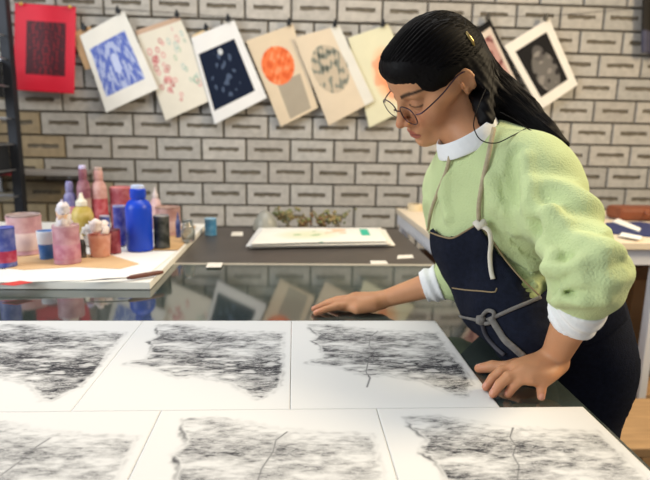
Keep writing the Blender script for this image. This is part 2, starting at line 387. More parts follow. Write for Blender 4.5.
# ============================================================ hanging sheets
def quadpos(c,s,t): # bilinear, c = TL,TR,BR,BL
    return c[0]*(1-s)*(1-t)+c[1]*s*(1-t)+c[2]*s*t+c[3]*(1-s)*t
def hex3(h): return np.array(lin(h))
def hang(name,corners,yoff,paper,label,cat,art=None,curl=.012,res=64,clip=None,pmat=None,group='sheets clipped up on the wall'):
    c=[ony(x,y,YW-.02-yoff) for x,y in corners]; org=sum(c)/4
    n=res; s=np.linspace(0,1,n); S,Tt=np.meshgrid(s,s); S=S.ravel(); Tt=Tt.ravel()
    P3=np.stack([quadpos(c,a,b) for a,b in zip(S,Tt)])-org
    P3[:,1]-=curl*((Tt)**2)*(.6+.4*np.sin(S*3))+.002*np.sin(S*7)
    col=np.tile(hex3(paper),(n*n,1))
    if art: col=art(S,Tt,col)
    idx=np.arange(n*n).reshape(n,n); top=np.stack([idx[:-1,:-1].ravel(),idx[:-1,1:].ravel(),idx[1:,1:].ravel(),idx[1:,:-1].ravel()],1)
    t=thing(name,label,cat,org,0,group)
    me=npmesh('sheet',P3,top); set_col(me,'tint',col)
    o=link('sheet',me,pmat or mat('art_paper','ffffff',rough=.85,spec=.2,attr='tint',var=.03,vscale=12),t)
    md=o.modifiers.new('thick','SOLIDIFY'); md.thickness=.0016
    if clip:
        for q in clip:
            p=ony(q[0],q[1],YW-.03-yoff)-org; b=MB(); b.box(tuple(p),(.022,.02,.026),ry=.2); b.box((p[0],p[1]-.008,p[2]+.014),(.012,.006,.02)); b.build('clip',mat('black_clip','17171a',rough=.4),t,bevel=.002)
    return t
def nz(S,T,fu,fv,seed):
    r=np.random.default_rng(seed); a=np.zeros_like(S)
    for _ in range(14):
        k=r.normal(size=2); a+=np.sin(S*fu*k[0]+T*fv*k[1]+r.random()*6.28)
    return a/5
def rect(S,T,a,b,c,d): return (S>a)&(S<b)&(T>c)&(T<d)
def art_red(S,T,col):
    m=rect(S,T,.2,.84,.19,.8); q=(nz(np.abs(S-.52)*2,T,60,60,1)>-.35)&m; col[m]=hex3('7e1826'); col[q]=hex3('481420'); return col
def art_blue(S,T,col):
    m=rect(S,T,.1,.86,.2,.82); k=nz(np.abs(S-.48)*2,T,46,46,2); col[m]=hex3('b2bde2'); col[m&(k>-.1)]=hex3('6173c0'); e=((S-.48)/.07)**2+((T-.5)/.13)**2<1; col[e]=hex3('c3cdf0'); return col
def art_floral(S,T,col):
    r=np.random.default_rng(3)
    for _ in range(34):
        t=r.random()**.7; cx=.38-.1*math.sin(t*3)+r.normal()*.07; cy=.12+.75*t; rr=r.uniform(.03,.06)*(1.15-t*.5); d=((S-cx)/rr)**2+((T-cy)/(rr*.75))**2; h=['b03a48','c8606a','d99090'][r.integers(3)]; m=(d<1)&(d>.18); col[m]=col[m]*.35+hex3(h)*.65
    for _ in range(16):
        cx,cy=r.uniform(.55,.92),r.uniform(.1,.8); rr=r.uniform(.02,.05); d=((S-cx)/rr)**2+((T-cy)/rr*.9)**2; h=['4d9a86','6aa77e','7fb2b4','cf7f83'][r.integers(4)]; m=(d<1)&(d>.25); col[m]=col[m]*.5+hex3(h)*.5
    m=T<.05; col[m]=hex3('c8aa94'); return col
def art_navy(S,T,col):
    m=rect(S,T,.06,.86,.2,.86); k=nz(S,T,34,34,5); d=((S-.45)/.28)**2+((T-.52)/.27)**2; col[m]=hex3('161f33'); col[m&(k>.45)&(d<1)]=hex3('4d5a72'); e=((S-.5)/.05)**2+((T-.27)/.035)**2<1; col[e]=hex3('c9ccd0'); return col
def art_orange(S,T,col):
    m=rect(S,T,.28,.84,.55,.97); col[m]=hex3('a79c8b'); d=((S-.44)/.35)**2+((T-.37)/.215)**2; k=nz(S,T,40,40,6); q=d<1; col[q]=hex3('e87848'); col[q&(k>.4)]=hex3('d96236'); col[q&(k<-.6)]=hex3('ee9468'); return col
def art_orn(S,T,col):
    col[S>.8]=hex3('ddd9cf'); k=nz(S,T,38,38,7); d=((S-.46)/.36)**2+((T-.44)/.28)**2; col[(d<1)]=col[d<1]*.75; col[(d<1)&(k>.1)]=hex3('84857a'); col[(d<.8)&(k>.8)]=hex3('4c4f47'); return col
def art_yellow(S,T,col):
    k=nz(S,T,14,14,8); d=((S-.62)/.33)**2+((T-.55)/.33)**2; w=np.clip(1.2-d,0,1)[:,None]; col=col*(1-w*.75)+hex3('ef9f62')*w*.75; m=(d<1)&(k>.2); col[m]=col[m]*.6+hex3('e4684a')*.4; return col
def art_frame(S,T,col):
    m=rect(S,T,.1,.9,.08,.92); col[m]=hex3('d3c3b4'); m=rect(S,T,.2,.8,.16,.84); col[m]=hex3('b98f86'); q=m&(nz(S,T,26,26,9)>.1); col[q]=hex3('7c4d4a'); return col
def art_mezzo(S,T,col):
    m=rect(S,T,.13,.85,.14,.86); k=nz(S,T,20,20,10); col[m]=hex3('211f1f'); d=((S-.5)/.26)**2+((T-.6)/.3)**2; h=((S-.52)/.12)**2+((T-.33)/.11)**2; col[m&(d<1)]=hex3('6b6763'); col[h<1]=hex3('5c5856'); col[m&(d<1)&(k>.5)]=hex3('8a847e'); col[m&(d<1)&(k<-.5)]=hex3('302d2c'); return col
M_red=mat('red_poster_paper','ffffff',rough=.5,spec=.4,attr='tint',var=.03)
t=hang('wall_poster',[(15,3),(76,7),(75,94),(14,90)],.03,'e0223c','bright red poster with a dark square ornament at the left of the wall','poster',art_red,pmat=M_red,res=110)
for q in ((21,4),(70,7)):
    p=ony(q[0],q[1],YW-.07)-np.array(t.location); b=MB(); b.lathe([(.004,-.006),(.008,-.004),(.009,0),(.007,.006),(.003,.008)],14,tuple(p)); b.build('pin',mat('yellow_pin','d9b34a',rough=.4),t,smooth=True)
hang('paper_sheet',[(70,33),(90,26),(112,66),(86,70)],.012,'d3ab80','tan sheet peeking out between the red poster and the blue print','paper',clip=[(84,28)])
hang('hanging_print',[(80,36),(124,11),(159,89),(107,113)],.045,'ece9e2','white sheet with a blue violet ornamental print hung from its corner','print',art_blue,clip=[(118,11)],res=110,curl=.02)
hang('hanging_print',[(135,31),(179,16),(217,98),(166,121)],.02,'e3dccd','cream sheet with red flower clusters and small green sprigs','print',art_floral,clip=[(177,15)],res=110)
hang('paper_sheet',[(192,36),(208,27),(226,62),(206,70)],.004,'e3c79a','yellowish sheet corner between the floral sheet and the navy print','paper',clip=[(206,28)])
hang('hanging_print',[(191,38),(234,20),(267,98),(215,124.5)],.03,'e6e4e2','white sheet with a navy blue rectangle print','print',art_navy,clip=[(228,19)],res=110)
hang('hanging_print',[(246,41),(293,24),(318,108),(281,127)],.016,'d9c6ab','beige sheet with a round orange disc over a grey block','print',art_orange,clip=[(289,23)],res=110)
hang('hanging_print',[(294,38),(339,25),(374,101),(328.6,126)],.034,'d9c8b0','beige sheet with a small grey leafy drawing and pale right margin','print',art_orn,clip=[(335,24)],res=110)
hang('hanging_print',[(348,38),(388,24),(425,100),(369,128)],.018,'dbd6b8','pale yellow sheet with orange wash half hidden by her hair','print',art_yellow,clip=[(383,24)],res=80)
hang('hanging_print',[(464,37),(490,19),(524,92),(500,112)],.016,'1d1b1b','black-bordered print showing just behind her ponytail','print',art_frame,clip=[(488,18)],res=80)
hang('hanging_print',[(504,46),(549,18),(577,85),(540,110)],.03,'e9e2d8','white sheet with a nearly black figure print on the right','print',art_mezzo,clip=[(546,18)],res=110)
b=MB(); pts=[ony(x,y,YW-.012) for x,y in ((-20,2),(20,3),(118,9),(177,13),(228,17),(289,21),(335,22),(383,22),(488,16),(546,16),(640,8),(700,2))]
b.tube(pts,.0012,6); tag(b.build('hanging_wire',mat('wire','3a3733',rough=.5,metal=.6)),'thin dark wire strung along the top of the wall behind the clips','wire')
# dark cloth in the top right corner
c=[ony(x,y,YW-.06) for x,y in ((643,-25),(690,-22),(690,56),(641,53))]
n=30; s=np.linspace(0,1,n); P3=[]; cl=[]
for tt in s:
    for ss in s:
        p=quadpos(c,ss,tt); P3.append(p+np.array([0,-.012*math.sin(ss*26)*(.4+tt),0])); cl.append(hex3('2a2622') if tt<.72 else hex3('4d4c5e'))
org=sum(c)/4; idx=np.arange(n*n).reshape(n,n); me=npmesh('hanging_cloth',np.array(P3)-org,np.stack([idx[:-1,:-1].ravel(),idx[:-1,1:].ravel(),idx[1:,1:].ravel(),idx[1:,:-1].ravel()],1)); set_col(me,'tint',np.array(cl))
o=link('hanging_cloth',me,mat('dark_cloth','ffffff',rough=.95,attr='tint',var=.15)); o.location=org; o.modifiers.new('t','SOLIDIFY').thickness=.004; tag(o,'dark cloth with a slate blue hem hanging at the far right of the wall','cloth')

# ============================================================ drying rack at the left edge
M_rack=mat('rack_dark','2b2d33',rough=.5,metal=.4); M_rail=mat('rack_rail','a7a8ac',rough=.35,metal=.7)
pr=ony(4,172,2.62); RX=pr[0]-.055
rk=thing('drying_rack','dark metal drying rack with pale rails cut off by the left edge','rack',(RX-.25,2.6,0))
for dx,dy in ((.03,-.2),(.03,.2),(-.46,-.2),(-.46,.2)):
    b=MB(); b.box((.25+dx,dy,1.1),(.045,.045,2.2)); b.build('post',M_rack,rk,bevel=.004)
for yy in (30,55,84,118,145,172,200):
    z=ony(4,yy,2.62)[2]; b=MB()
    b.box((.03,-.2,z),(.52,.012,.012)); b.box((.03,.2,z),(.52,.012,.012))
    for k in range(9): b.box((-.2+k*.06,0,z),(.006,.4,.006))
    b.build('rail_shelf',M_rail,rk)
for za,zb in ((1.42,1.62),(1.06,1.24)):
    b=MB(); b.box((.16,0,(za+zb)/2),(.2,.36,zb-za-.03)); b.build('bin',mat('rack_bin','23262c',rough=.6),rk,bevel=.01)
# wall shelf rail reaching from the rack
a=ony(-30,174,2.95); c2=ony(84,171,2.95)
sh=thing('wall_shelf','narrow grey wall shelf above the paint pots, red strip at its left','shelf',((a[0]+c2[0])/2,2.98,(a[2]+c2[2])/2))
b=MB(); b.box((0,.01,0),(c2[0]-a[0],.2,.02)); b.build('board',mat('shelf_grey','9c9896',rough=.5),sh,bevel=.002)
b=MB(); q=ony(10,172,2.875); b.box((q[0]-sh.location.x-.04,-.092,0),(.2,.004,.024)); b.build('edge_strip',mat('red_strip','b03a48',rough=.5),sh)
for dx in (-.2,.22):
    b=MB(); b.box((dx,.09,-.06),(.015,.02,.11)); b.box((dx,.02,-.02),(.015,.15,.015)); b.build('bracket',M_rail,sh)

# ============================================================ white board with the paint things
BZ=TZ+.021
bf=onz(150,282,BZ); BX1=bf[0]; BY0=bf[1]; BX0=-1.9; BY1=2.27
bo=thing('white_board','thick white board lying on the table under the paint pots','board',((BX0+BX1)/2,(BY0+BY1)/2,TZ+.0005))
b=MB(); b.box((0,0,.0105),(BX1-BX0,BY1-BY0,.0195)); b.build('panel',mat('white_board','e9e6de',rough=.6,var=.05,vscale=4),bo,bevel=.0015)
def flat_sheet(name,px,z,m,label,cat,thick=.0012,group=None):
    P_=[onz(x,y,z) for x,y in px]; org=sum(P_)/len(P_); n=len(P_); vs=[tuple(p-org) for p in P_]+[tuple(p-org+np.array([0,0,thick])) for p in P_]
    b=MB(); b.add(vs,[tuple(reversed(range(n))),tuple(range(n,2*n))]+[(i,(i+1)%n,n+(i+1)%n,n+i) for i in range(n)]); o=b.build(name,m); o.location=org; tag(o,label,cat,group); return o
Z1=BZ+.0008
flat_sheet('paper_sheet',[(-20,283),(80,281),(146,276),(176,252),(120,252),(40,266),(-20,272)],Z1,mat('white_scrap','ece9e3',rough=.8,var=.04),'large white paper sheet on the board in front of the pots','paper')
flat_sheet('kraft_paper',[(-10,267),(24,270),(75,267),(120,269),(139,264),(110,255),(60,254),(-10,256)],Z1+.0016,mat('kraft','d0ac80',rough=.85,var=.08),'tan kraft paper scrap under the pink and salmon jars','paper')
flat_sheet('paper_scrap',[(0,284.5),(14,286),(33,282.5),(20,281),(8,283)],Z1+.0016,mat('red_scrap','d0453f',rough=.7),'small red paper scrap near the left end of the board','paper')
flat_sheet('cardboard_scrap',[(152,250),(178,250),(192,236),(196,226),(170,226)],Z1+.0016,mat('card_tan','c9a272',rough=.85,var=.1),'tan cardboard piece under the black jar and the glass jar','cardboard')
PX=mat('plastic_clear','e4e6ea',rough=.15,trans=.5)
def jar(name,px,pyb,pyt,wpx,label,cat,body,kind='can',z=None,**k):
    """base centre pixel, top pixel row, width in pixels -> world size at its own place"""
    z=Z1+.0034 if z is None else z
    p=onz(px,pyb,z); zc=proj(p)[2]; r=wpx/2*zc/FPX; h=(pyb-pyt)*zc/FPX*1.0; p=p+np.array([0,r*.95,0])
    t=thing(name,label,cat,p,random.uniform(0,6),k.get('group')); b=MB()
    if kind=='can':
        b.lathe([(r*.97,0),(r,.003),(r*.97,.006),(r*.97,h*.3),(r*.985,h*.32),(r*.97,h*.34),(r*.97,h*.9),(r*1.0,h*.93),(r*.99,h*.96),(r*.9,h*.955),(r*.88,h*.93)],32); b.build('tin_body',body,t,smooth=True,angle=40)
        b=MB(); b.lathe([(r*.86,h*.925),(r*.9,h*.965),(r*.96,h*.975),(r*.96,h*1.0),(r*.88,h*1.0),(r*.85,h*.97)],32); b.build('lid',k.get('lid',M_rail),t,smooth=True,angle=40)
        if 'lab' in k: b=MB(); b.lathe([(r*.985,h*.12),(r*.99,h*.125),(r*.99,h*k.get('lh',.5)),(r*.985,h*(k.get('lh',.5)+.01))],32,caps=False); b.build('label_band',k['lab'],t,smooth=True)
    elif kind=='cup':
        b.lathe([(r*.8,0),(r*.84,.002),(r*1.0,h),(r*1.03,h+.001),(r*.97,h),(r*.8,h*.15)],32); b.build('cup_body',body,t,smooth=True,angle=40)
        b=MB(); b.lathe([(r*.83,h*.5),(r*.92,h*.78),(r*.4,h*.8)],32); b.build('paint',k.get('fill',body),t,smooth=True,angle=40)
        if 'rim' in k: b=MB(); b.lathe([(r*.965,h*.55),(r*1.035,h*.99),(r*1.04,h*1.02),(r*.98,h*1.02)],32,caps=False); b.build('upper_band',k['rim'],t,smooth=True)
    elif kind=='bottle':
        b.lathe([(r*.95,0),(r,.004),(r,h*.64),(r*.97,h*.68),(r*.8,h*.745),(r*.55,h*.78),(r*.5,h*.8),(r*.5,h*.86)],32); b.build('bottle_body',body,t,smooth=True,angle=50)
        b=MB(); b.lathe([(r*.57,h*.8),(r*.6,h*.81),(r*.6,h*.93),(r*.5,h*.95)],24); b.build('neck_collar',k.get('collar',body),t,smooth=True,angle=40)
        b=MB(); b.lathe([(r*.5,h*.945),(r*.52,h*.95),(r*.5,h*.99),(r*.4,h*1.0)],24); b.build('cap',k.get('capm',body),t,smooth=True,angle=40)
        if 'lab' in k: b=MB(); b.lathe([(r*1.005,h*.15),(r*1.012,h*.16),(r*1.012,h*.5),(r*1.005,h*.51)],32,caps=False); b.build('label_band',k['lab'],t,smooth=True)
    elif kind=='squeeze':
        b.lathe([(r*.9,0),(r,.005),(r*.97,h*.55),(r*.75,h*.68),(r*.4,h*.74),(r*.38,h*.78)],28); b.build('bottle_body',body,t,smooth=True)
        b=MB(); b.lathe([(r*.5,h*.74),(r*.5,h*.83),(r*.25,h*.88),(r*.12,h)],20); b.build('nozzle_cap',k.get('capm',body),t,smooth=True,angle=40)
    elif kind=='glass':
        b.lathe([(r*.7,0),(r*.98,h*.12),(r,h*.5),(r*.8,h*.78),(r*.7,h*.82),(r*.75,h),(r*.68,h),(r*.63,h*.8),(r*.9,h*.5),(r*.85,h*.14)],28); b.build('jar_body',body,t,smooth=True)
    if 'stuff' in k:
        m1,n_=k['stuff']; rr=random.Random(int(px))
        for q in range(n_):
            s=MB(); a=rr.uniform(0,6.28); ra=rr.uniform(0,r*.6); bs=rr.uniform(.35,.6)*r; hh=h*rr.uniform(.7,1.0)+(q/n_)*r*1.1
            prof=[]; 
            s.lathe([(bs*.3,0),(bs*1.0,bs*.5),(bs*.8,bs*1.1),(bs*.95,bs*1.5),(bs*.4,bs*2.0)],9,(ra*math.cos(a),ra*math.sin(a),hh))
            ob=s.build('crumpled_rag',m1[q%len(m1)],t,smooth=True)
            for vtx in ob.data.vertices: vtx.co+=Vector((rr.uniform(-1,1),rr.uniform(-1,1),rr.uniform(-1,1)))*bs*.28
    return t
def C(h,r=.5,**k):
    c=[int(h[i:i+2],16) for i in (0,2,4)]; d=''.join('%02x'%int(q*.72+.28*w_) for q,w_ in zip(c,(205,195,190)))
    return mat('paint_'+h,h,rough=r,var=.15,vscale=35,col2=d,**k)
GP='paint pots on the white board'
jar('paint_tin',19,256,216,33,'wide pale pink paint tin with a smudged grey lid, left of the board','tin',C('c99aa2'),'can',lid=C('9b8683'),lab=C('e0c6c6'),lh=.55,group=GP)
jar('paint_cup',2,268,228,20,'blue pot with a red lower half cut by the left edge','pot',C('3a4898'),'can',lid=C('3a4aa8'),lab=C('a32747'),lh=.4,group=GP)
jar('paint_cup',44,260,232,16,'small plastic cup, white above and bright blue below','cup',C('3573c4'),'cup',fill=C('3573c4'),rim=C('dfe6f0'),group=GP)
jar('mixing_jar',63,265,226,26,'dusty pink jar stuffed with pale crumpled rags','jar',C('b27a88'),'can',lid=C('cfa9ae'),lab=C('b36f86'),stuff=([C('e5dcd6',.8),C('e3b48f',.8),C('d9d0d6',.8)],9),group=GP)
jar('ink_bottle',81,258,233,8,'tiny dark bottle between the pink jar and the salmon cup','bottle',C('26262a'),'squeeze',capm=C('d8d4cc'),group=GP)
jar('glue_bottle',80,243,194,22,'yellow squeeze bottle with a cream nozzle behind the pink jar','bottle',C('b7a044'),'squeeze',capm=C('e8e2cf'),group=GP)
jar('salmon_cup',97,258,236,22,'salmon coloured paint cup with crumpled tissue in it','cup',C('dc9b86'),'cup',fill=C('e08a74'),stuff=([C('ecdcd6',.8)],3),group=GP)
jar('paint_tin',112,254,230,14,'small dark red pot right of the salmon cup','pot',C('7e2433'),'can',lid=C('5a2530'),group=GP)
jar('paper_ball',87,246,238,14,'crumpled white tissue behind the salmon cup','tissue',C('e7e4e0',.8),'cup',stuff=([C('eeeae6',.8)],5),group=GP)
jar('blue_bottle',137,252,186,26,'tall cobalt blue bottle with a pale cap','bottle',mat('cobalt_plastic','0a3fc0',rough=.38,spec=.5),'bottle',collar=mat('cobalt_plastic','0a3fc0'),capm=C('b9c6e6'),group=GP)
jar('black_jar',160.5,249,216,16,'black jar with a grey lid right of the tall blue bottle','jar',C('1d2322'),'can',lid=C('8c8c8e'),group=GP)
jar('paint_tin',119,246,206,12,'slim violet blue tin left of the tall blue bottle','tin',C('3a3f9a'),'can',lid=C('8d95c6'),group=GP)
jar('paint_tin',166,236,208,25,'pinkish tin with a brown rim behind the black jar','tin',C('b48a86'),'can',lid=C('8f6b5e'),lab=C('c9a9a4'),group=GP)
jar('paint_tube',178,238,212,5,'thin dark blue bottle beside the pinkish tin','bottle',C('30407f'),'squeeze',capm=C('30407f'),group=GP)
jar('glass_jar',187,243,221,14,'small round clear glass jar at the right end of the board','jar',mat('jar_glass','ddE2e0'.lower(),rough=.05,trans=.85,ior=1.45),'glass',group=GP)
jar('paint_bottle',70,232,182,12,'blue violet bottle standing at the back left of the pots','bottle',C('6a689c'),'bottle',lab=C('b9708c'),capm=C('8f8cc0'),group=GP)
jar('paint_bottle',84,232,166,13,'tall dark maroon bottle with a lilac cap at the back','bottle',C('7d4656'),'bottle',lab=C('a58a80'),capm=C('c4bce8'),group=GP)
jar('paint_bottle',99,231,168,15,'tall salmon pink bottle at the back left of the blue bottle','bottle',C('c08f88'),'bottle',lab=C('a83a44'),capm=C('b99a90'),group=GP)
jar('paint_tub',120,230,188,24,'red and pink tub behind the tall blue bottle','tub',C('9c4450'),'can',lid=C('c36a70'),lab=C('c98a92'),lh=.6,group=GP)
jar('paint_bottle',155,228,188,12,'pale pink bottle behind and right of the tall blue bottle','bottle',C('c9a6a8'),'squeeze',capm=C('c9bcbc'),group=GP)
jar('paint_bottle',62,238,200,12,'pink bottle half hidden behind the rag-stuffed jar','bottle',C('b06a8c'),'squeeze',capm=C('cfc4dc'),group=GP)
jar('blue_pot',104,240,216,10,'little blue pot in front of the salmon pink bottle','pot',C('4b5ca8'),'can',lid=C('c9c6d8'),group=GP)
jar('red_pot',97,243,222,7,'little red pot right of the yellow bottle','pot',C('a2323a'),'can',lid=C('7c2a30'),group=GP)
# palette knife
a=onz(84,281,BZ+.006); m_=onz(127,278,BZ+.009); e=onz(163,272,BZ+.010)
kn=thing('palette_knife','palette knife with a brown wooden handle on the white paper','knife',m_)
b=MB(); A=a-m_; b.tube([A,A*.5+np.array([0,0,.001]),np.zeros(3)],[.0016,.006,.003],10,flat=.2,up=(0,0,1)); b.build('blade',mat('knife_steel','4a4640',rough=.35,metal=.7),kn,smooth=True)
E_=e-m_; b=MB(); b.tube([E_*0,E_*.12,E_*.5,E_*.9,E_],[.003,.006,.0068,.006,.004],12); b.build('handle',mat('brown_wood','6d3f31',rough=.5,var=.15),kn,smooth=True)
# small things on the rubber mat
ZM=TZ+.0006; M_lab=mat('paper_label','dcd6cb',rough=.8)
for px,lb in (([(206,267.5),(221,267.5),(223,263),(208,263)],'small white paper label on the metal trim near the board'),([(231,236),(243,236),(243,232),(232,232)],'small white label on the black mat left of the paper stack'),([(371,264.3),(388,264),(386,261),(370,261)],'small white label at the mat front below the paper stack'),([(397,259),(414,258),(412,255),(398,255.5)],'white label on the mat nearest the white work table corner')):
    flat_sheet('paper_label',px,ZM if 'trim' not in lb else TZ+.0045,M_lab,lb,'label',.0012,'small labels on the mat')
jar('paint_pot',210,236,219,12,'small teal blue pot on the mat right of the glass jar','pot',C('3f86b4'),'can',lid=C('7fb0cf'),z=ZM)
# stack of painted papers
def sheet_stack():
    base=[(246,247.5),(391,245),(381,229),(259,229)]
    M_w=mat('stack_white','e6e2da',rough=.8,var=.03)
    for k,(dx,dy,lab) in enumerate([(4,1.5,'bottom sheet of the white paper stack on the black mat'),(0,0,'thick white folded sheet in the paper stack on the black mat')]):
        P_=[onz(x+dx,y+dy,ZM+.001+k*.0085) for x,y in base]; org=sum(P_)/4; n=24; t=thing('paper_stack' if 0 else 'drawing_paper',lab,'paper',org,0,'paper stack on the mat')
        s=np.linspace(0,1,n); P3=np.array([quadpos([P_[3],P_[2],P_[1],P_[0]],a,b)-org+np.array([0,0,.0062+.002*math.sin(a*5+k)*math.sin(b*3)]) for b in s for a in s]); idx=np.arange(n*n).reshape(n,n)
        me=npmesh('sheet',P3,np.stack([idx[:-1,:-1].ravel(),idx[1:,:-1].ravel(),idx[1:,1:].ravel(),idx[:-1,1:].ravel()],1)); ob=link('sheet',me,M_w,t); ob.modifiers.new('s','SOLIDIFY').thickness=.004
    P_=[onz(x,y,ZM+.0225) for x,y in ((250,244),(388,241),(380,229),(262,229))]; org=sum(P_)/4; n=70; s=np.linspace(0,1,n); A,B=np.meshgrid(s,s); A=A.ravel();B=B.ravel()
    P3=np.array([quadpos([P_[3],P_[2],P_[1],P_[0]],a,b)-org+np.array([0,0,.001*math.sin(a*4)]) for a,b in zip(A,B)]); col=np.tile(hex3('e4e0d6'),(n*n,1)); k=nz(A,B,18,9,31)
    d=((A-.4)/.28)**2+((B-.45)/.4)**2; w=np.clip(1-d,0,1)[:,None]*.7; col=col*(1-w)+hex3('cdd0a6')*w; col[(d<1)&(k>.6)]=hex3('9fb38a'); m=(np.abs(A-.42)<.09)&(B>.78)&(k>0); col[m]=hex3('5f9d86'); m=(np.abs(A-.62)<.09)&(B<.4)&(k>0); col[m]=hex3('e3bfa2'); m=(np.abs(A-.86)<.035)&(B<.55); col[m]=hex3('3fae92')
    idx=np.arange(n*n).reshape(n,n); me=npmesh('painted_sheet',P3,np.stack([idx[:-1,:-1].ravel(),idx[1:,:-1].ravel(),idx[1:,1:].ravel(),idx[:-1,1:].ravel()],1)); set_col(me,'tint',col)
    ob=link('painted_sheet',me,mat('art_paper','ffffff',attr='tint')); ob.location=org; ob.modifiers.new('s','SOLIDIFY').thickness=.0016; tag(ob,'top painted sheet of the stack, pale green wash and a teal dab','paper','paper stack on the mat')
sheet_stack()
# dried plants and a glass dome behind the stack
def sprig(px,label,seed,n=9,hh=.10):
    r=random.Random(seed); p=onz(px,229,ZM+.001); p=np.array([p[0],2.285,ZM+.001]); t=thing('dried_plant',label,'plant',p,0,'dried plants behind the paper stack')
    b=MB(); l=MB()
    for k in range(n):
        a=r.uniform(0,6.28); L=r.uniform(.5,1)*hh; q=[(0,0,0),(math.cos(a)*L*.3,math.sin(a)*L*.12,L*.6),(math.cos(a)*L*.7,math.sin(a)*L*.12,L*.8+r.uniform(-.02,.02))]
        pts=spline(q,4); b.tube(pts,.0012,5)
        for w in range(7):
            c=np.array(pts[r.randrange(3,len(pts))])+np.array([r.gauss(0,.008),r.gauss(0,.004),r.gauss(0,.006)]); s=r.uniform(.004,.009); l.lathe([(s*.2,-s),(s,-s*.3),(s*.8,s*.4),(s*.1,s)],6,tuple(c))
    b.lathe([(.012,0),(.018,.002),(.013,.01),(.003,.012)],10); b.build('stems',mat('dry_stem','5d5138',rough=.9),t); l.build('leaves',mat('dry_leaf'+str(seed%2),['77805a','8f6a4c'][seed%2],rough=.9,var=.3,vscale=60,col2=['8f7a55','6d7348'][seed%2]),t,smooth=True)
sprig(288,'dried green sprig at the left behind the paper stack',10,10,.105); sprig(305,'low reddish dried sprig second from the left behind the stack',11,8,.06)
sprig(321,'short dry sprig in the middle of the row behind the stack',13,8,.06); sprig(338,'bushy dried sprig at the right behind the paper stack',12,11,.085)
b=MB(); b.lathe([(.05,0),(.052,.004),(.044,.04),(.024,.07),(.008,.08)],28); o=b.build('frosted_dome',mat('frosted_film','c9c8bd',rough=.35,trans=.6),smooth=True); o.location=(onz(276,229,ZM)[0],2.24,ZM+.02); o.location=(onz(268,229,ZM)[0]-.01,2.25,ZM+.0); tag(o,'small frosted plastic cone behind the left end of the paper stack','cone')

# ============================================================ white work table behind the woman
M_wh=mat('white_paint_wood','d9d9de',rough=.45,var=.05,vscale=3)
M_pine=mat('pale_top','e0d0b8',rough=.5,var=.06,vscale=5)
wl=onz(398,208,.97); 
# work table: left side recedes, top slightly above the black table
WX0=ony(398,208,2.62)[0]; WZ=ony(398,208,2.62)[2]; W1=onz(432,237,WZ); WX0=(WX0+W1[0])/2
fr=onz(640,262,WZ-.05); WYF=max(1.55,onz(640,243,WZ)[1])
print('worktable',WX0,WZ,W1,WYF)
wt=thing('white_work_table','white work table with a pale top standing behind the woman','table',(WX0+.75,(WYF+2.62)/2,0))
wx,wy=1.5,2.62-WYF
b=MB(); b.box((0,0,WZ-.012),(wx,wy,.024)); b.build('table_top',M_pine,wt,bevel=.002)
b=MB(); b.box((-wx/2+.02,0,WZ-.049),(.03,wy-.04,.05)); b.box((wx/2-.02,0,WZ-.049),(.03,wy-.04,.05)); b.box((0,-wy/2+.03,WZ-.055),(wx-.06,.025,.055)); b.box((0,wy/2-.03,WZ-.055),(wx-.06,.025,.055)); b.build('apron_rail',M_wh,wt,bevel=.002)
for x in (-wx/2+.035,wx/2-.035):
    for y in (-wy/2+.035,wy/2-.035):
        b=MB(); b.box((x,y,(WZ-.024)/2),(.035,.045,WZ-.024)); b.build('leg',M_wh,wt,bevel=.003)
b=MB(); b.box((ony(645,350,WYF+.035)[0]-wt.location.x,-wy/2+.035,(WZ-.024)/2),(.03,.04,WZ-.024)); b.build('leg',M_wh,wt,bevel=.003)
b=MB(); b.box((.0,0,.36),(wx-.05,wy-.05,.022)); b.build('lower_shelf',mat('raw_wood','a5825d',rough=.7,var=.2,vscale=6,stretch=(1,8,1)),wt,bevel=.002)
b=MB(); b.box((.0,wy/2-.05,.5),(wx-.1,.02,.5)); b.build('back_panel',mat('brown_panel','6b4a33',rough=.7,var=.2,vscale=6),wt)
# things on it
ZT=WZ+.0006
flat_sheet('blue_folder',[(600,233),(660,238),(700,232),(640,223),(606,224)],ZT,mat('blue_folder','2b3462',rough=.6,var=.08),'dark blue folder at the right end of the white work table','folder',.006)
flat_sheet('paper_sheet',[(612,222),(618,219),(641,229),(639,232)],ZT+.0078,mat('white_scrap','ece9e3'),'narrow white paper strip lying at the back of the blue folder','paper',.003)
flat_sheet('paper_sheet',[(619,236),(622,233),(642,237),(640,240)],ZT+.0078,mat('white_scrap','ece9e3'),'white paper strip at the front of the blue folder','paper',.003)
def bag():
    p=onz(640,221,ZT); t=thing('leather_case','reddish brown leather case at the back of the work table','case',(p[0]+.07,min(p[1]+.05,2.5),ZT))
    b=MB(); b.box((0,0,.03),(.34,.12,.058)); b.build('case_body',mat('brown_leather','7a4128',rough=.5,var=.2,vscale=15,bump=.3),t,bevel=.02)
    b=MB(); b.tube(spline([(-.06,-.062,.045),(-.05,-.075,.03),(.05,-.075,.03),(.06,-.062,.045)],5),.005,8); b.build('handle',mat('brown_leather','7a4128'),t,smooth=True)
bag()
def mk_cup():
    p=onz(416,211,ZT); t=thing('tape_roll','cream tape roll near the left corner of the work table','tape',(p[0],p[1]+.02,ZT)); b=MB(); b.lathe([(.02,0),(.035,0),(.035,.03),(.02,.03),(.02,0)],26,caps=False); b.build('tape',mat('cream_tape','d9c7a4',rough=.6),t,smooth=True,angle=40)
    b=MB(); b.lathe([(.017,.001),(.0199,.001),(.0199,.029),(.017,.029),(.017,.001)],26,caps=False); b.build('core',mat('card_core','8f7350',rough=.8),t,smooth=True,angle=40)
mk_cup()
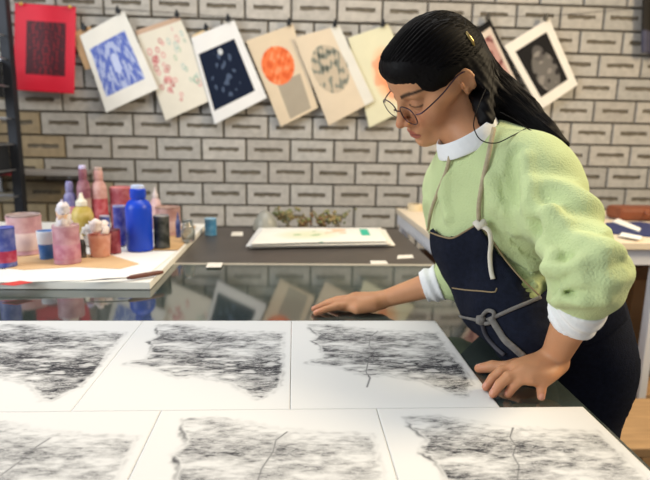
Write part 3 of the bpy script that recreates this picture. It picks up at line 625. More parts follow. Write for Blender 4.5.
# clutter on the lower shelf
rr=random.Random(8); SHZ=.3716
cl=[(.35,-.30,'carton','brown cardboard box under the work table, nearest her hip','box','7b5538',(.2,.2,.24)),(.62,-.22,'carton','dark brown box under the work table beside its front leg','box','503526',(.2,.24,.3)),(-.2,-.2,'carton','low brown box under the left half of the work table','box','6e4a32',(.3,.26,.2)),(.32,.1,'carton','tall tan box at the back under the work table','box','94714d',(.24,.2,.34))]
for x,y,nm,lab,cat,h_,d in cl:
    x0=wt.location.x+x; y0=wt.location.y+y*wy; t=thing(nm,lab,cat,(x0,y0,SHZ),rr.uniform(-.1,.1)); b=MB(); b.box((0,0,d[2]/2-.01),(d[0],d[1],d[2]-.02)); b.build('box_body',mat('card_'+h_,h_,rough=.85,var=.15,vscale=8),t,bevel=.003)
    b=MB(); b.box((0,0,d[2]-.01),(d[0]+.008,d[1]+.008,.02)); b.build('box_lid',mat('lid_'+h_,h_,rough=.8,var=.1),t,bevel=.003)
for k,(x,h_,lab) in enumerate([(.2,'c8a6a0','small round pinkish pot on the shelf under the work table'),(.24,'b05a3a','small rust coloured pot on the shelf under the work table'),(.29,'ddd5c6','small off-white pot on the shelf under the work table'),(.47,'c49a6a','amber pot at the shelf front under the work table'),(.52,'8c8f96','grey pot at the shelf front under the work table')]):
    t=thing('storage_pot',lab,'pot',(wt.location.x+x,wt.location.y-wy/2+.045,SHZ),0,'pots under the work table'); r=.022; h=.05+.01*(k%3); b=MB(); b.lathe([(r*.9,0),(r,.004),(r,h*.8),(r*.8,h*.9)],20); b.build('pot_body',C(h_),t,smooth=True,angle=50); b=MB(); b.lathe([(r*.9,h*.88),(r*.92,h),(r*.8,h*1.02)],20); b.build('lid',C('d8cfc0'),t,smooth=True,angle=50)
# wooden low bench seen past the table corner
q=onz(640,445,.5)
bn=thing('wooden_stool','pale wooden low stool near the table edge, lower right','stool',(1.05,1.52,0))
b=MB(); b.box((0,0,.42),(.36,.30,.03)); b.build('seat',mat('pale_wood','a98760',rough=.6,var=.15,vscale=9,stretch=(1,7,1)),bn,bevel=.004)
for x in(-.15,.15):
    for y in(-.12,.12):
        b=MB(); b.box((x,y,.2025),(.035,.035,.405)); b.build('leg',mat('pale_wood','a98760'),bn,bevel=.003)

# ============================================================ camera and light
cd=bpy.data.cameras.new('camera'); co=bpy.data.objects.new('camera',cd); COL.objects.link(co)
cd.sensor_fit='HORIZONTAL'; cd.sensor_width=36; cd.lens=36*FPX/IW; cd.clip_start=.02
M4=Matrix.Identity(4)
for i in range(3): M4[i][0]=CR[i]; M4[i][1]=CU[i]; M4[i][2]=-CF[i]; M4[i][3]=CAM[i]
co.matrix_world=M4; SC.camera=co
cd.dof.use_dof=True; cd.dof.focus_distance=.90; cd.dof.aperture_fstop=4.0
def area(name,loc,target,size,energy,col,sy=None):
    l=bpy.data.lights.new(name,'AREA'); l.shape='RECTANGLE'; l.size=size; l.size_y=sy or size; l.energy=energy; l.color=col
    o=bpy.data.objects.new(name,l); COL.objects.link(o); o.location=loc; d=Vector(target)-Vector(loc); o.rotation_euler=d.to_track_quat('-Z','Y').to_euler(); return o
area('window_light',(-2.9,.1,2.1),(.2,1.4,1.0),1.6,78,(.86,.94,1.0),1.5)
area('ceiling_tube',(-.1,1.6,2.95),(-.1,1.7,0),1.8,30,(1,.97,.92),.5)
area('warm_lamp',(2.3,.9,2.6),(.8,1.4,1.0),.7,70,(1,.80,.50),.7)
w=bpy.data.worlds.new('world'); SC.world=w; w.use_nodes=True; w.node_tree.nodes['Background'].inputs[0].default_value=(.93,.96,1,1); w.node_tree.nodes['Background'].inputs[1].default_value=.36
SC.view_settings.view_transform='Standard'; SC.view_settings.look='None'; SC.view_settings.gamma=1; SC.view_settings.exposure=0.0; SC.view_settings.use_curve_mapping=False
# ============================================================ the woman
def nrm(v): v=np.array(v,float); return v/np.linalg.norm(v)
def hd(psi,p):
    cs,sn=math.cos,math.sin; F=np.array([-cs(psi)*cs(p),-sn(psi)*cs(p),-sn(p)]); U=np.array([-cs(psi)*sn(p),-sn(psi)*sn(p),cs(p)]); L=np.array([sn(psi),-cs(psi),0]); return L,F,U
HS=.96
HL,HF,HU=hd(math.radians(12),math.radians(36)); _r=math.radians(17)
HL,HU=HL*math.cos(_r)-HU*math.sin(_r),HU*math.cos(_r)+HL*math.sin(_r)
EAR=at(466,82,.965)
HR=np.stack([HL,HF,HU],1)        # columns left, forward, up
HC=EAR-HR@np.array([.074,-.008,-.004])*HS
def hw(x,y,z): return HC+HR@(np.array([x,y,z])*HS)
def hell(c,r,k=None,rot=None):
    R=HR if rot is None else HR@rot
    return ell(hw(*c),np.array(r)*HS,R)
def hcap(a,b,ra,rb=None): return cap(hw(*a),hw(*b),ra*HS,(ra if rb is None else rb)*HS)
def rotx(a): c,s=math.cos(a),math.sin(a); return np.array([[1,0,0],[0,c,-s],[0,s,c]])
def roty(a): c,s=math.cos(a),math.sin(a); return np.array([[c,0,s],[0,1,0],[-s,0,c]])
def rotz(a): c,s=math.cos(a),math.sin(a); return np.array([[c,-s,0],[s,c,0],[0,0,1]])
NB=at(487,156,1.035)      # neck base
ops=[]
def u(k,pr): ops.append(('u',k,pr))
def s_(k,pr): ops.append(('s',k,pr))
# --- head
u(0,hell((0,-.003,.038),(.071,.081,.068)))
u(.03,hell((0,.030,-.018),(.056,.058,.088)))
u(.02,hell((0,.047,.045),(.058,.047,.045)))
for sx in(-1,1):
    u(.02,hcap((sx*.050,.000,-.052),(sx*.018,.062,-.094),.017,.015))
    u(.025,hell((sx*.036,.056,-.033),(.024,.026,.026)))          # cheek
    u(.018,hell((sx*.058,.025,-.008),(.014,.035,.016)))          # cheekbone
u(.018,hell((0,.078,-.097),(.017,.016,.014)))                      # chin
u(.018,hell((0,.078,-.066),(.026,.020,.024)))                      # muzzle
u(.012,hcap((-.034,.074,.019),(.034,.074,.019),.012))              # brow ridge
for sx in(-1,1):
    s_(.014,hell((sx*.031,.101,-.001),(.019,.017,.012)))          # socket
    u(.003,hell((sx*.031,.0735,-.001),(.0145,.0135,.0135)))       # eyeball with lowered lid
    u(.003,hcap((sx*.019,.0845,-.0075),(sx*.043,.079,-.0065),.0022)) # lower lid edge
    s_(.0015,hcap((sx*.018,.0885,-.0045),(sx*.044,.082,-.0045),.0012))
u(.012,hcap((0,.086,.012),(0,.104,-.026),.0075,.0088))              # nose bridge
u(.007,hell((0,.110,-.035),(.0095,.0105,.009)))                     # tip
for sx in(-1,1):
    u(.005,hell((sx*.0115,.099,-.038),(.0068,.0098,.0072)))
    s_(.002,hell((sx*.0062,.101,-.0455),(.0035,.0055,.003)))
    s_(.004,hcap((sx*.018,.091,-.040),(sx*.026,.080,-.056),.0008))  # nasolabial
u(.005,hcap((0,.100,-.044),(0,.094,-.052),.0035))                  # columella
# lips
u(.005,hell((0,.0925,-.0645),(.020,.0075,.0052))); u(.004,hell((0,.0925,-.0745),(.0165,.0075,.0062)))
s_(.002,hcap((-.021,.0945,-.0690),(0,.1015,-.0688),.0011)); s_(.002,hcap((.021,.0945,-.0690),(0,.1015,-.0688),.0011))
s_(.006,hell((0,.1,-.0855),(.014,.007,.005)))
# ears
for sx in(-1,1):
    er=rotz(sx*.35)@rotx(-.3)
    u(.004,hell((sx*.076,-.010,.002),(.0055,.0155,.027),rot=er))
    s_(.003,hell((sx*.083,-.006,.004),(.0075,.010,.018),rot=er))
    u(.005,hcap((sx*.077,-.002,-.014),(sx*.076,-.003,-.022),.0055,.0045))
    u(.002,hcap((sx*.078,.003,-.006),(sx*.079,.004,.001),.0035))
# --- neck, torso, legs
u(.02,cap(hw(0,-.030,-.045),NB+np.array([.01,.01,-.02]),.052,.056))
u(.02,cap(hw(0,.02,-.06),NB+np.array([-.03,-.02,.02]),.03,.04))
TL=nrm([.45,-.89,0])
PC=at(573,352,1.12)       # pelvis
CH=at(508,215,1.06)       # chest
AX=nrm(CH-PC); TL=nrm(TL-AX*(TL@AX)); TF=nrm(np.cross(AX,TL)); 
if TF[0]>0: TF=-TF
TRm=np.stack([TL,TF,AX],1)
UP=NB+np.array([.015,.01,-.045])
SL=at(549,172,.965); SR=at(452,172,1.17)
EL=at(593,275,.795); ER=at(462,275,1.20)
WLp=at(553,357,.885); WLp[2]=.945
WRp=onz(381,300,.928)
print('upper arm L',np.linalg.norm(SL-EL),'fore L',np.linalg.norm(EL-WLp),'upper R',np.linalg.norm(SR-ER),'fore R',np.linalg.norm(ER-WRp),'shoulders',np.linalg.norm(SL-SR),'torso',np.linalg.norm(PC-NB))
u(.03,ell(CH+AX*.03,(.125,.080,.15),TRm)); u(.04,cap(UP+TL*-.12,UP+TL*.12,.045)); u(.05,ell(PC+AX*.12,(.11,.08,.13),TRm)); u(.04,ell(PC,(.10,.07,.10),TRm))
for S,E,W,f_ in((SL,EL,WLp,.86),(SR,ER,WRp,.80)):
    u(.03,cap(S,E,.040,.034)); u(.012,cap(E,E+(W-E)*.35,.036*f_,.0355*f_)); u(.012,cap(E+(W-E)*.35,W,.0355*f_,.0235*f_))
for sx in(-1,1):
    hip=PC+TL*(.055*sx)+np.array([-.01,.0,-.05]); knee=np.array([hip[0]-.01,hip[1]+.0,.47]); ank=np.array([hip[0]+.02,hip[1]+.02,.09])
    u(.04,cap(hip,knee,.055,.048)); u(.03,cap(knee,ank,.046,.035)); u(.02,cap(ank+np.array([.02,0,-.045]),ank+np.array([-.15,-.05,-.06]),.032,.024))
# --- hands
def hand(W,mcps,tips,thumb,dirn,lift,rf=.0082):
    """mcps: index..pinky knuckle points, tips: finger tips, thumb: (cmc, mcp, tip)"""
    for i,(B,T) in enumerate(zip(mcps,tips)):
        s0=W+(B-np.mean(mcps,axis=0))*.45
        u(.012 if i else .014,cap(s0,B,.0135,.0105 if i<3 else .0095))
    for a,b in zip(mcps[:-1],mcps[1:]): u(.008,cap(a*.9+W*.1,b*.9+W*.1,.0095))
    u(.016,ell(W*.45+np.mean(mcps,axis=0)*.55,(.030,.030,.013)))
    for i,(B,T) in enumerate(zip(mcps,tips)):
        L=np.linalg.norm(T-B); up=np.array([0,0,1.0]); k=lift[i]
        p1=B+(T-B)*.46+up*k; p2=B+(T-B)*.76+up*k*.75; r=rf*(.92 if i==3 else 1)
        kk=.0045 if i else .0045
        u(kk,cap(B,p1,r*1.13,r*1.02)); u(.002,cap(p1,p2,r*1.03,r*.93)); u(.002,cap(p2,T,r*.93,r*.80))
        NAILS.append((T,p2,r))
    a,b,c=thumb; u(.014,cap(a,b,.0155,.0115)); m_=b*.5+c*.5+np.array([0,0,.003]); u(.003,cap(b,m_,.0112,.0102)); u(.002,cap(m_,c,.0105,.0080)); NAILS.append((c,m_,.0095))
NAILS=[]
zt=TZ+.0085
Lm=[onz(513,369,.938),onz(520,374,.940),onz(530,378,.937),onz(541,381,.930)]
Lt=[onz(486,387,zt),onz(493,394,zt),onz(508,394,zt),onz(541,397,zt)]
# palm-down left hand: thumb side is the far side
hand(WLp,Lm,Lt,(onz(535,361,.932),onz(507,368,.921),onz(479,368.5,zt)),None,(.010,.011,.010,.007))
print('L fingers',[round(float(np.linalg.norm(a-b)),3) for a,b in zip(Lm,Lt)],'palm',[round(float(np.linalg.norm(a-WLp)),3) for a in Lm])
Rm=[onz(352,304.5,.922),onz(350,300.5,.930),onz(353,298.0,.930),onz(358,297.5,.922)]
Rt=[onz(316,313,zt),onz(314,309,zt),onz(320,306,zt),onz(330,304,zt)]
hand(WRp,Rm,Rt,(onz(372,305,.922),onz(357,309,.916),onz(341,307.5,.912)),None,(.004,.005,.005,.004))
print('R fingers',[round(float(np.linalg.norm(a-b)),3) for a,b in zip(Rm,Rt)],'palm',[round(float(np.linalg.norm(a-WRp)),3) for a in Rm])
BODY=list(ops)
pe=thing('person','woman in a mint sweater and dark denim apron leaning over the table','person',(PC[0],PC[1],0))
def pl(pos): return pos-np.array([PC[0],PC[1],0])
def sdfpart(name,oplist,h,m,parent=None,post=None,colfn=None,margin=0,pad=.02):
    pos,fi=sdfmesh(oplist,h,post,margin=margin,pad=pad); par=parent or pe
    me=npmesh(name,pl(pos),fi)
    bm=bmesh.new(); bm.from_mesh(me); be=[e for e in bm.edges if e.is_boundary]
    if be: bmesh.ops.holes_fill(bm,edges=be,sides=24); bm.normal_update(); bm.to_mesh(me)
    bm.free(); me.polygons.foreach_set('use_smooth',[True]*len(me.polygons))
    if colfn: set_col(me,'tint',colfn(pos))
    return link(name,me,m,par,True)
def skin_col(pos):
    q=((pos-HC)@HR)/HS; x,y,z=np.abs(q[:,0]),q[:,1],q[:,2]; c=np.tile(hex3('c48d67'),(len(pos),1)); inhead=(np.linalg.norm(q,axis=1)<.15)
    def blend(w,h): 
        nonlocal c
        w=np.clip(w,0,1)[:,None]; c=c*(1-w)+hex3(h)*w
    g=lambda v,s: np.exp(-(v/s)**2)
    blend(inhead*g(x-.037,.022)*g(z+.035,.022)*(y>.03)*.35,'b8654c')
    blend(inhead*g(x,.016)*g(z+.036,.014)*(y>.085)*.35,'b5654c')
    lip=(((x/.0215)**2+((z+.0695)/.0105)**2)<1)&(y>.082)&inhead; blend(lip*.75,'a04c48')
    blend((g(z+.069,.0014)*(x<.021)*(y>.08)*inhead)*.7,'4a1f1c')
    # brows, lashes, browner tone on the lids and under the eyes
    bz=.0185+.010*np.sin(np.clip((x-.012)/.045,0,1)*2.2)-.002
    blend(inhead*(y>.05)*np.clip(1.6-np.abs(z-bz)/np.where(x<.04,.0036,.0026),0,1)*(x>.011)*(x<.056)*.93,'1e1512')
    lz=-.0045+.004*((x-.031)/.014)**2*0
    blend(inhead*(y>.05)*g(z-lz,.0019)*(np.abs(x-.031)<.016)*.95,'150f0e')
    blend(inhead*(y>.05)*g(z-.006,.006)*(np.abs(x-.031)<.018)*.35,'7d5040')
    blend(inhead*(y>.05)*g(z+.013,.005)*(np.abs(x-.030)<.015)*.25,'7d4f42')
    for T,p2,r in NAILS:
        d=nrm(T-p2); n=nrm(np.array([0,0,1])-d*d[2]); c0=T+n*r*.55-d*.001; dd=pos-c0; al=dd@d; la=np.linalg.norm(dd-np.outer(al,d)-np.outer(dd@n,n),axis=1); w=((al/.0055)**2+(la/.0048)**2<1)&((dd@n)>-.001); blend(w*.7,'dca893')
        w2=np.exp(-(np.linalg.norm(pos-T,axis=1)/.016)**2)*.35; blend(w2,'c4705a')
    return c
M_skin=mat('skin','c48d67',rough=.48,spec=.35,attr='tint',var=.05,vscale=30,bump=.12,bscale=400,sss=.1)
# ---------------------------------------------------------- garments
TORSO=[('u',0,ell(CH+AX*.02,(.150,.108,.175),TRm)),
 ('u',.05,cap(UP-TL*.115+np.array([0,0,-.012]),UP+TL*.115+np.array([0,0,-.012]),.060)),
 ('u',.05,ell(CH+TF*.045+AX*.0,(.115,.065,.085),TRm)),
 ('u',.05,ell(PC+AX*.13,(.140,.100,.10),TRm)),
 ('u',.05,cap(at(478,246,1.065),at(505,292,1.07),.070,.082)),('u',.04,cap(onz(515,305,1.0),onz(528,338,.955),.07,.050))]
def notable(p,d):
    return np.maximum(d,np.minimum(.449-p[:,0],.9035-p[:,2]))
def trn(p,sx,sy,sz,seed):
    r=np.random.default_rng(seed); a=np.zeros(len(p))
    for _ in range(10):
        k=r.normal(size=3)*np.array([sx,sy,sz]); a+=np.sin(p@k+r.random()*6.28)
    return a/4.5
def axial(p,a,b): ab=b-a; return ((p-a)@ab)/(ab@ab)
def sweater_ops():
    o=[x for x in TORSO]
    U=lambda k,pr:o.append(('u',k,pr)); X=lambda k,pr:o.append(('s',k,pr))
    mL=SL*.5+EL*.5+np.array([-.010,.0,-.004])
    U(.05,cap(SL+np.array([-.02,.02,-.012]),mL,.056,.049)); U(.03,cap(mL,EL+np.array([.0,0,.0]),.049,.047))
    e1=EL+(WLp-EL)*.24
    U(.03,ell(EL+np.array([-.012,.0,-.004]),(.046,.047,.046))); U(.03,cap(EL,e1,.045,.042))
    mR=SR*.5+ER*.5
    U(.05,cap(SR+np.array([.02,-.02,-.01]),mR,.060,.050)); U(.03,cap(mR,ER,.050,.050)); U(.02,cap(ER,ER+(WRp-ER)*.24,.046,.036))
    # neckline
    U(.03,cap(at(488,176,1.035),at(478,155,1.02),.066,.060))
    X(.006,cap(at(473,147,1.01),at(464,122,1.0),.050,.056))
    # hem roll at the waist
    for k in range(-6,7): pass
    return o
SWO=sweater_ops()
hemP=PC+AX*.108
def sweater_post(p,d):
    p=p.astype(np.float64); w=np.zeros(len(p))
    # knit drape folds over the chest, diagonal
    w+=.0030*trn(p,26,26,9,3)
    # sleeve gathers near both elbows
    for S,E,W,am in((SL,EL,WLp,.0055),(SR,ER,WRp,.005)):
        t=axial(p,S,E); t2=axial(p,E,W); near=np.linalg.norm(p-E,axis=1)
        g=np.exp(-((near)/.085)**2); ph=(p-E)@nrm(W-E+(E-S)*.6); tw=trn(p,26,26,26,8)
        g2=np.exp(-(near/.13)**2); w+=am*.45*g*np.sin(ph*120+tw*2.6)+am*.8*g2*(1-2*np.abs(trn(p,38,38,60,31)).clip(0,1)); 
        arm=np.exp(-((t-.55)/.33)**2)*(np.linalg.norm(p-(S+np.outer(np.clip(t,0,1),E-S)),axis=1)<.10); w+=.0055*arm*np.sin(t*15+tw*2.3+ ((p-S)@TF)*25)
    return d-w
# folds: long soft creases placed on the surface
def fold(o,pts,r,k,kind='u',sink=.0):
    q=[]
    for x,y in pts:
        h=trace(SWO,x,y,None)
        if h is not None: q.append(h)
    for a,b in zip(q[:-1],q[1:]):
        n=ray(500,200)*0; o.append((kind,k,cap(a+CF*sink,b+CF*sink,r)))
SW2=list(SWO)
for pts in ([(517,150),(516,180),(522,205),(536,226)],[(513,150),(510,175),(514,200)]): fold(SW2,pts,.007,.010,'s',-.003)
for pts in ([(533,232),(546,240),(553,252),(549,262)],[(552,262),(562,258),(580,262),(600,258)],[(556,283),(575,272),(598,268),(618,262)],[(563,298),(580,290),(600,288),(622,281)],[(525,205),(533,222),(548,236)]): fold(SW2,pts,.006,.010,'s',-.003)
for pts in ([(526,160),(528,185),(537,208),(552,226)],[(548,246),(556,256),(552,270)],[(560,274),(580,267),(604,262),(617,254)],[(562,290),(584,281),(606,278),(622,272)],[(566,232),(585,240),(604,250),(618,252)],[(560,300),(585,298),(606,296),(618,288)],[(536,205),(552,214),(566,228)],[(492,180),(500,205),(515,232)],[(448,170),(446,195),(450,215)]): fold(SW2,pts,.011,.014,'u',.0045)
HN=-AX
def under_bib(p):
    q=p-CH; u_=q@TRm[:,0]; f_=q@TRm[:,1]; v_=q@TRm[:,2]; hw_=np.interp(v_,[-.105,-.086,-.068,-.045,-.016,.009,.03],[.123,.115,.105,.089,.079,.076,.069])-.006
    return .006*np.clip((hw_-u_)/.008,0,1)*np.clip((hw_*1.05+u_)/.008,0,1)*np.clip((.02-v_)/.015,0,1)*(f_>.0)
def sweater_trim(p,d):
    d=notable(p,sweater_post(p,d)+under_bib(p))
    # cut below the hem: plane through hemP normal AX, tilted
    t=(hemP-p)@AX
    tors=np.linalg.norm((p-hemP)@TRm[:,:2]/np.array([.2,.17]),axis=1)<1.0
    ok=(p@np.array([0,0,0.])+1)>0
    near=((p-SL)@TL<.0)|True
    armd=np.minimum(SWARM(p),1)
    return np.maximum(d,np.where(armd<.012,-1,t))
ARMO=[('u',0,cap(SL*.5+EL*.5,EL,.050,.050)),('u',0.02,cap(EL,EL+(WLp-EL)*.24,.050,.044)),('u',0,cap(SR*.5+ER*.5,ER,.052)),('u',.02,cap(ER,ER+(WRp-ER)*.24,.048,.040))]
def SWARM(p): return evalops(ARMO,p.astype(np.float32))
M_knit=mat('mint_knit','c3d19a',rough=.92,spec=.2,var=.05,vscale=14,bump=.55,bscale=300,sheen=.12)
M_white=mat('white_cotton','e6e6e6',rough=.85,spec=.2,var=.03,bump=.25,bscale=200)
M_denim=mat('dark_denim','141826',rough=.9,spec=.2,var=.25,vscale=120,bump=.4,bscale=500)
M_black=mat('black_trousers','0d0c0e',rough=.9,spec=.15,var=.1,bump=.2)
M_cord=mat('cotton_cord','b8a98c',rough=.9,var=.15,vscale=90,bump=.6,bscale=500)
M_hair=mat('black_hair','070405',rough=.6,spec=.16,var=.2,vscale=40)
FAST=False
sdfpart('body',BODY,.0023,M_skin,colfn=skin_col,pad=.01)
sw=sdfpart('sweater',SW2,.0042,M_knit,post=sweater_trim,margin=.02)
# ribbed hem and ribbed cuffs are folded into collar pieces
def ringpts(c,ax,r0,r1,n=40):
    a=nrm(np.cross(ax,[0,0,1.0] if abs(ax[2])<.9 else [1.0,0,0])); b=np.cross(ax,a); return [c+a*r0*math.cos(t)+b*r1*math.sin(t) for t in np.linspace(0,2*math.pi,n,endpoint=False)]
# hem band around the torso
hem_o=TORSO+[('u',.05,cap(SL+np.array([-.02,.02,-.012]),SL*.5+EL*.5,.056,.049))]
def hem_post(p,d):
    d=notable(p,sweater_post(p,d)+under_bib(p)*1.6); t=(p-hemP)@AX; ang=np.arctan2((p-hemP)@TL,(p-hemP)@TF)
    dd=d-.004-.0012*np.sin(ang*90); return np.maximum(dd,np.abs(t-.006)-.022)
sdfpart('ribbed_hem',hem_o,.0032,M_knit,parent=None,post=hem_post,margin=.02).parent=sw
# white shirt: collar round the neck and rolled cuffs
nk=nrm(hw(0,-.03,-.05)-NB)
CL0=at(470,131,1.0)
def collar():
    ax=nrm(at(463,118,1.0)-at(476,156,1.015)); c=at(469,134,1.006); fa=nrm(TF-ax*(TF@ax)); sa=np.cross(ax,fa); n=64; vs=[];fs=[]; prof=[(-.024,.061),(-.012,.0605),(.004,.058),(.012,.056),(.0155,.053),(.008,.051),(-.02,.055)]
    for i in range(n):
        t=2*math.pi*i/n; ff=math.cos(t)
        for z,r in prof:
            zz=z*(.95)+(-.010*ff if z>0 else -.006*ff); rr=r*(1+.03*math.sin(5*t)*(.5 if z<.01 else .2)); p=c+ax*zz+(fa*math.cos(t)*1.0+sa*math.sin(t))*rr+fa*.006; vs.append(tuple(pl(p)))
    m=len(prof)
    for i in range(n):
        j=(i+1)%n
        for k in range(m): fs.append((i*m+k,j*m+k,j*m+(k+1)%m,i*m+(k+1)%m))
    b=MB(); b.add(vs,fs); o=b.build('shirt_collar',M_white,pe,smooth=True); o.modifiers.new('s','SUBSURF').levels=1; return o
collar()
def cuff(E,W,t0,t1,r0,r1,name='shirt_cuff',seed=1):
    a=E+(W-E)*t0; b_=E+(W-E)*t1; L=np.linalg.norm(b_-a)
    o=[('u',0,cap(a,b_,r0,r1))]; ax=nrm(b_-a); tw0=seed
    def post(p,d):
        t=(p-a)@ax; d=d-.0028*np.sin((t+.25*trn(p,9,9,9,seed)*.12)*330/ (1))*np.exp(-((t-L*.5)/(L*.5))**2)-.0030*trn(p,60,60,60,seed+2)
        d=np.maximum(d,np.maximum(-t,t-L)); inner=np.linalg.norm((p-a)-np.outer(t,ax),axis=1)-(r1-.0065); return np.maximum(d,np.where(t>L*.45,-inner,-1))
    return sdfpart(name,o,.003,M_white,post=post,margin=.02)
cuff(EL,WLp,.30,.56,.0415,.0335,seed=3); cuff(ER,WRp,.26,.46,.042,.035,seed=5)
# ---------------------------------------------------------- trousers
def trousers():
    o=[('u',0,ell(PC+np.array([-.004,0.01,.0]),(.128,.090,.12),TRm)),('u',.03,ell(PC+AX*.10,(.115,.085,.09),TRm))]
    for sx in(-1,1):
        hip=PC+TL*(.058*sx)+np.array([-.015,.01,-.05]); knee=np.array([hip[0]-.01,hip[1]+.0,.47]); ank=np.array([hip[0]+.02,hip[1]+.02,.12])
        o.append(('u',.05,cap(hip,knee,.073,.062))); o.append(('u',.03,cap(knee,ank,.072,.055)))
    return o
TRO=trousers()
def tro_post(p,d):
    d=notable(p,d-.0015*trn(p,18,18,10,12)); return np.maximum(d,(p-(PC+AX*.105))@AX)
tr=sdfpart('trousers',TRO,.006,M_black,post=tro_post,margin=.02)
for sx in(-1,1):
    hip=PC+TL*(.080*sx); a=np.array([hip[0]+.025,hip[1]+.02,.0]); 
    sdfpart('shoe',[('u',0,cap(a+np.array([.015,.005,.05]),a+np.array([-.15,-.05,.036]),.046,.036)),('u',.02,cap(a+np.array([.02,0,.06]),a+np.array([.01,0,.10]),.046,.05))],.005,mat('black_shoe','161414',rough=.5),post=lambda p,d:np.maximum(d,.001-p[:,2]),margin=.01)
# ---------------------------------------------------------- apron
BASE=[(o_,k,pr) for o_,k,pr in TORSO]+[(o_,max(k,.05),pr) for o_,k,pr in TRO]
WA=PC+AX*.105      # waist height on the axis
def tuv(p): q=p-CH; return q@TRm[:,0],q@TRm[:,1],q@TRm[:,2]
BIBB=BASE+[('u',.05,cap(SL+np.array([-.02,.02,-.012]),SL*.5+EL*.5,.056,.049)),('u',.03,cap(SL*.5+EL*.5,EL,.049,.047))]
BT2=trace(BIBB,477,223,sweater_post,off=.0126)
print('PC',PC,'CH',CH,'NB',NB,'SL',SL,'SR',SR,'EL',EL,'ER',ER,'WL',WLp,'BT',BT2)
_b=[trace(BIBB,x,y,sweater_post,off=.0126) for x,y in ((484,231),(492,241),(500,253),(511,267),(522,280),(531,289),(541,297))]; print('bib edge',[tuple(np.round(tuv(q),3)) for q in _b if q is not None])
vtop=float(tuv(BT2)[2]); uL=float(tuv(BT2)[0]); 
_pts=sorted([(float(tuv(q)[2]),float(tuv(q)[0])) for q in [BT2]+[z for z in _b if z is not None]])
ev=np.array([x[0] for x in _pts]); eu=np.array([x[1] for x in _pts])
_t=[trace(BIBB,x,y,sweater_post,off=.0126) for x,y in ((429,229),(431,231),(436,235),(442,238),(452,238),(464,232),(477,223))]
_t=sorted([(float(tuv(q)[0]),float(tuv(q)[2])) for q in _t if q is not None]); tu=np.array([q[0] for q in _t]); tv_=np.array([q[1] for q in _t]); print('top',_t)
def bib_post(p,d):
    d=sweater_post(p,d); uu,ff,vv=tuv(p); sh=np.abs(d-.0090)-.0036
    hw_=np.interp(vv,ev,eu)-.0075; hw_=np.where(vv<ev[0],eu[0]+np.minimum((ev[0]-vv)*1.2,.03),hw_)
    top=vv-np.interp(uu,tu,tv_); 
    bot=(WA-.02*AX-p)@AX
    side=np.maximum(uu-hw_,-uu-hw_*1.05)
    return notable(p,np.maximum.reduce([sh,top,bot,side*.8,-ff-.02]))
ap=thing('apron','x','x'); 
for k_ in ('label','category'): del ap[k_]
ap.parent=pe
bib=sdfpart('bib',BIBB,.003,M_denim,parent=ap,post=bib_post,margin=.03)
def skirt_post(p,d):
    q=p-PC; uu=q@TL; ff=q@nrm(TF*np.array([1,1,0])); 
    d2=d-.015-.003*np.sin(uu*40+p[:,2]*6)*np.clip((PC[2]+.1-p[:,2])*3,0,1); sh=np.abs(d2)-.0042
    top=(p-(WA+.0*AX))@AX; bot=.52-p[:,2]; return notable(p,np.maximum.reduce([sh,top,bot,-ff-.01]))
SK=[('u',0,ell(PC+np.array([-.004,0.01,.0]),(.128,.092,.118),TRm)),('u',.04,ell(PC+AX*.11,(.122,.092,.10),TRm)),('u',.05,cap(PC+TL*.045+np.array([-.015,0.01,-.08]),PC+TL*.04+np.array([-.02,0,-.36]),.066,.066)),('u',.05,cap(PC-TL*.06+np.array([-.015,0.01,-.08]),PC-TL*.05+np.array([-.02,0,-.36]),.066,.066))]
sk=sdfpart('skirt',SK,.004,M_denim,parent=ap,post=skirt_post,margin=.03)
ALL=BIBB+[('u',.0,pr) for o_,k,pr in SK]
def surf(x,y,off=.012):
    for k in range(40):
        h=trace(ALL,x+k,y,off=off)
        if h is not None: return h
def surfpath(pts,off=.012,n=6,post=None):
    dens=spline([(x,y,0) for x,y in pts],n); out=[]
    for q in dens:
        h=trace(ALL,q[0],q[1],sweater_post,off=off)
        if h is not None: out.append(h)
    return out
def cordpart(name,pts,r,m,parent,flat=.5,n=8,off=.012,lab=None):
    q=surfpath(pts,off)
    if len(q)<3: print('short',name); return
    b=MB(); b.tube([pl(z) for z in q],r,n,flat=flat,up=tuple(-CF)); o=b.build(name,m,parent,smooth=True)
    if lab: o['label']=lab
    return o
M_seam=mat('tan_seam','8d7a5c',rough=.9); M_tie=mat('pale_denim_tie','77736f',rough=.9,var=.2,vscale=120,bump=.5,bscale=500)
# pocket with its seam, top hem seam, side seam
cordpart('pocket_seam',[(452,288),(466,290),(480,291),(494,292),(497,288)],.0013,M_seam,bib,off=.0132)
cordpart('pocket_seam',[(457,316),(470,318),(486,322)],.0011,mat('dark_seam','3d3d45'),bib,off=.0132)
cordpart('edge_seam',[(479,224),(492,240),(505,259),(522,279),(540,296)],.0016,M_seam,bib,off=.0122)
cordpart('edge_seam',[(429,232),(440,236),(452,238),(464,232),(477,224)],.0016,M_seam,bib,off=.0122)
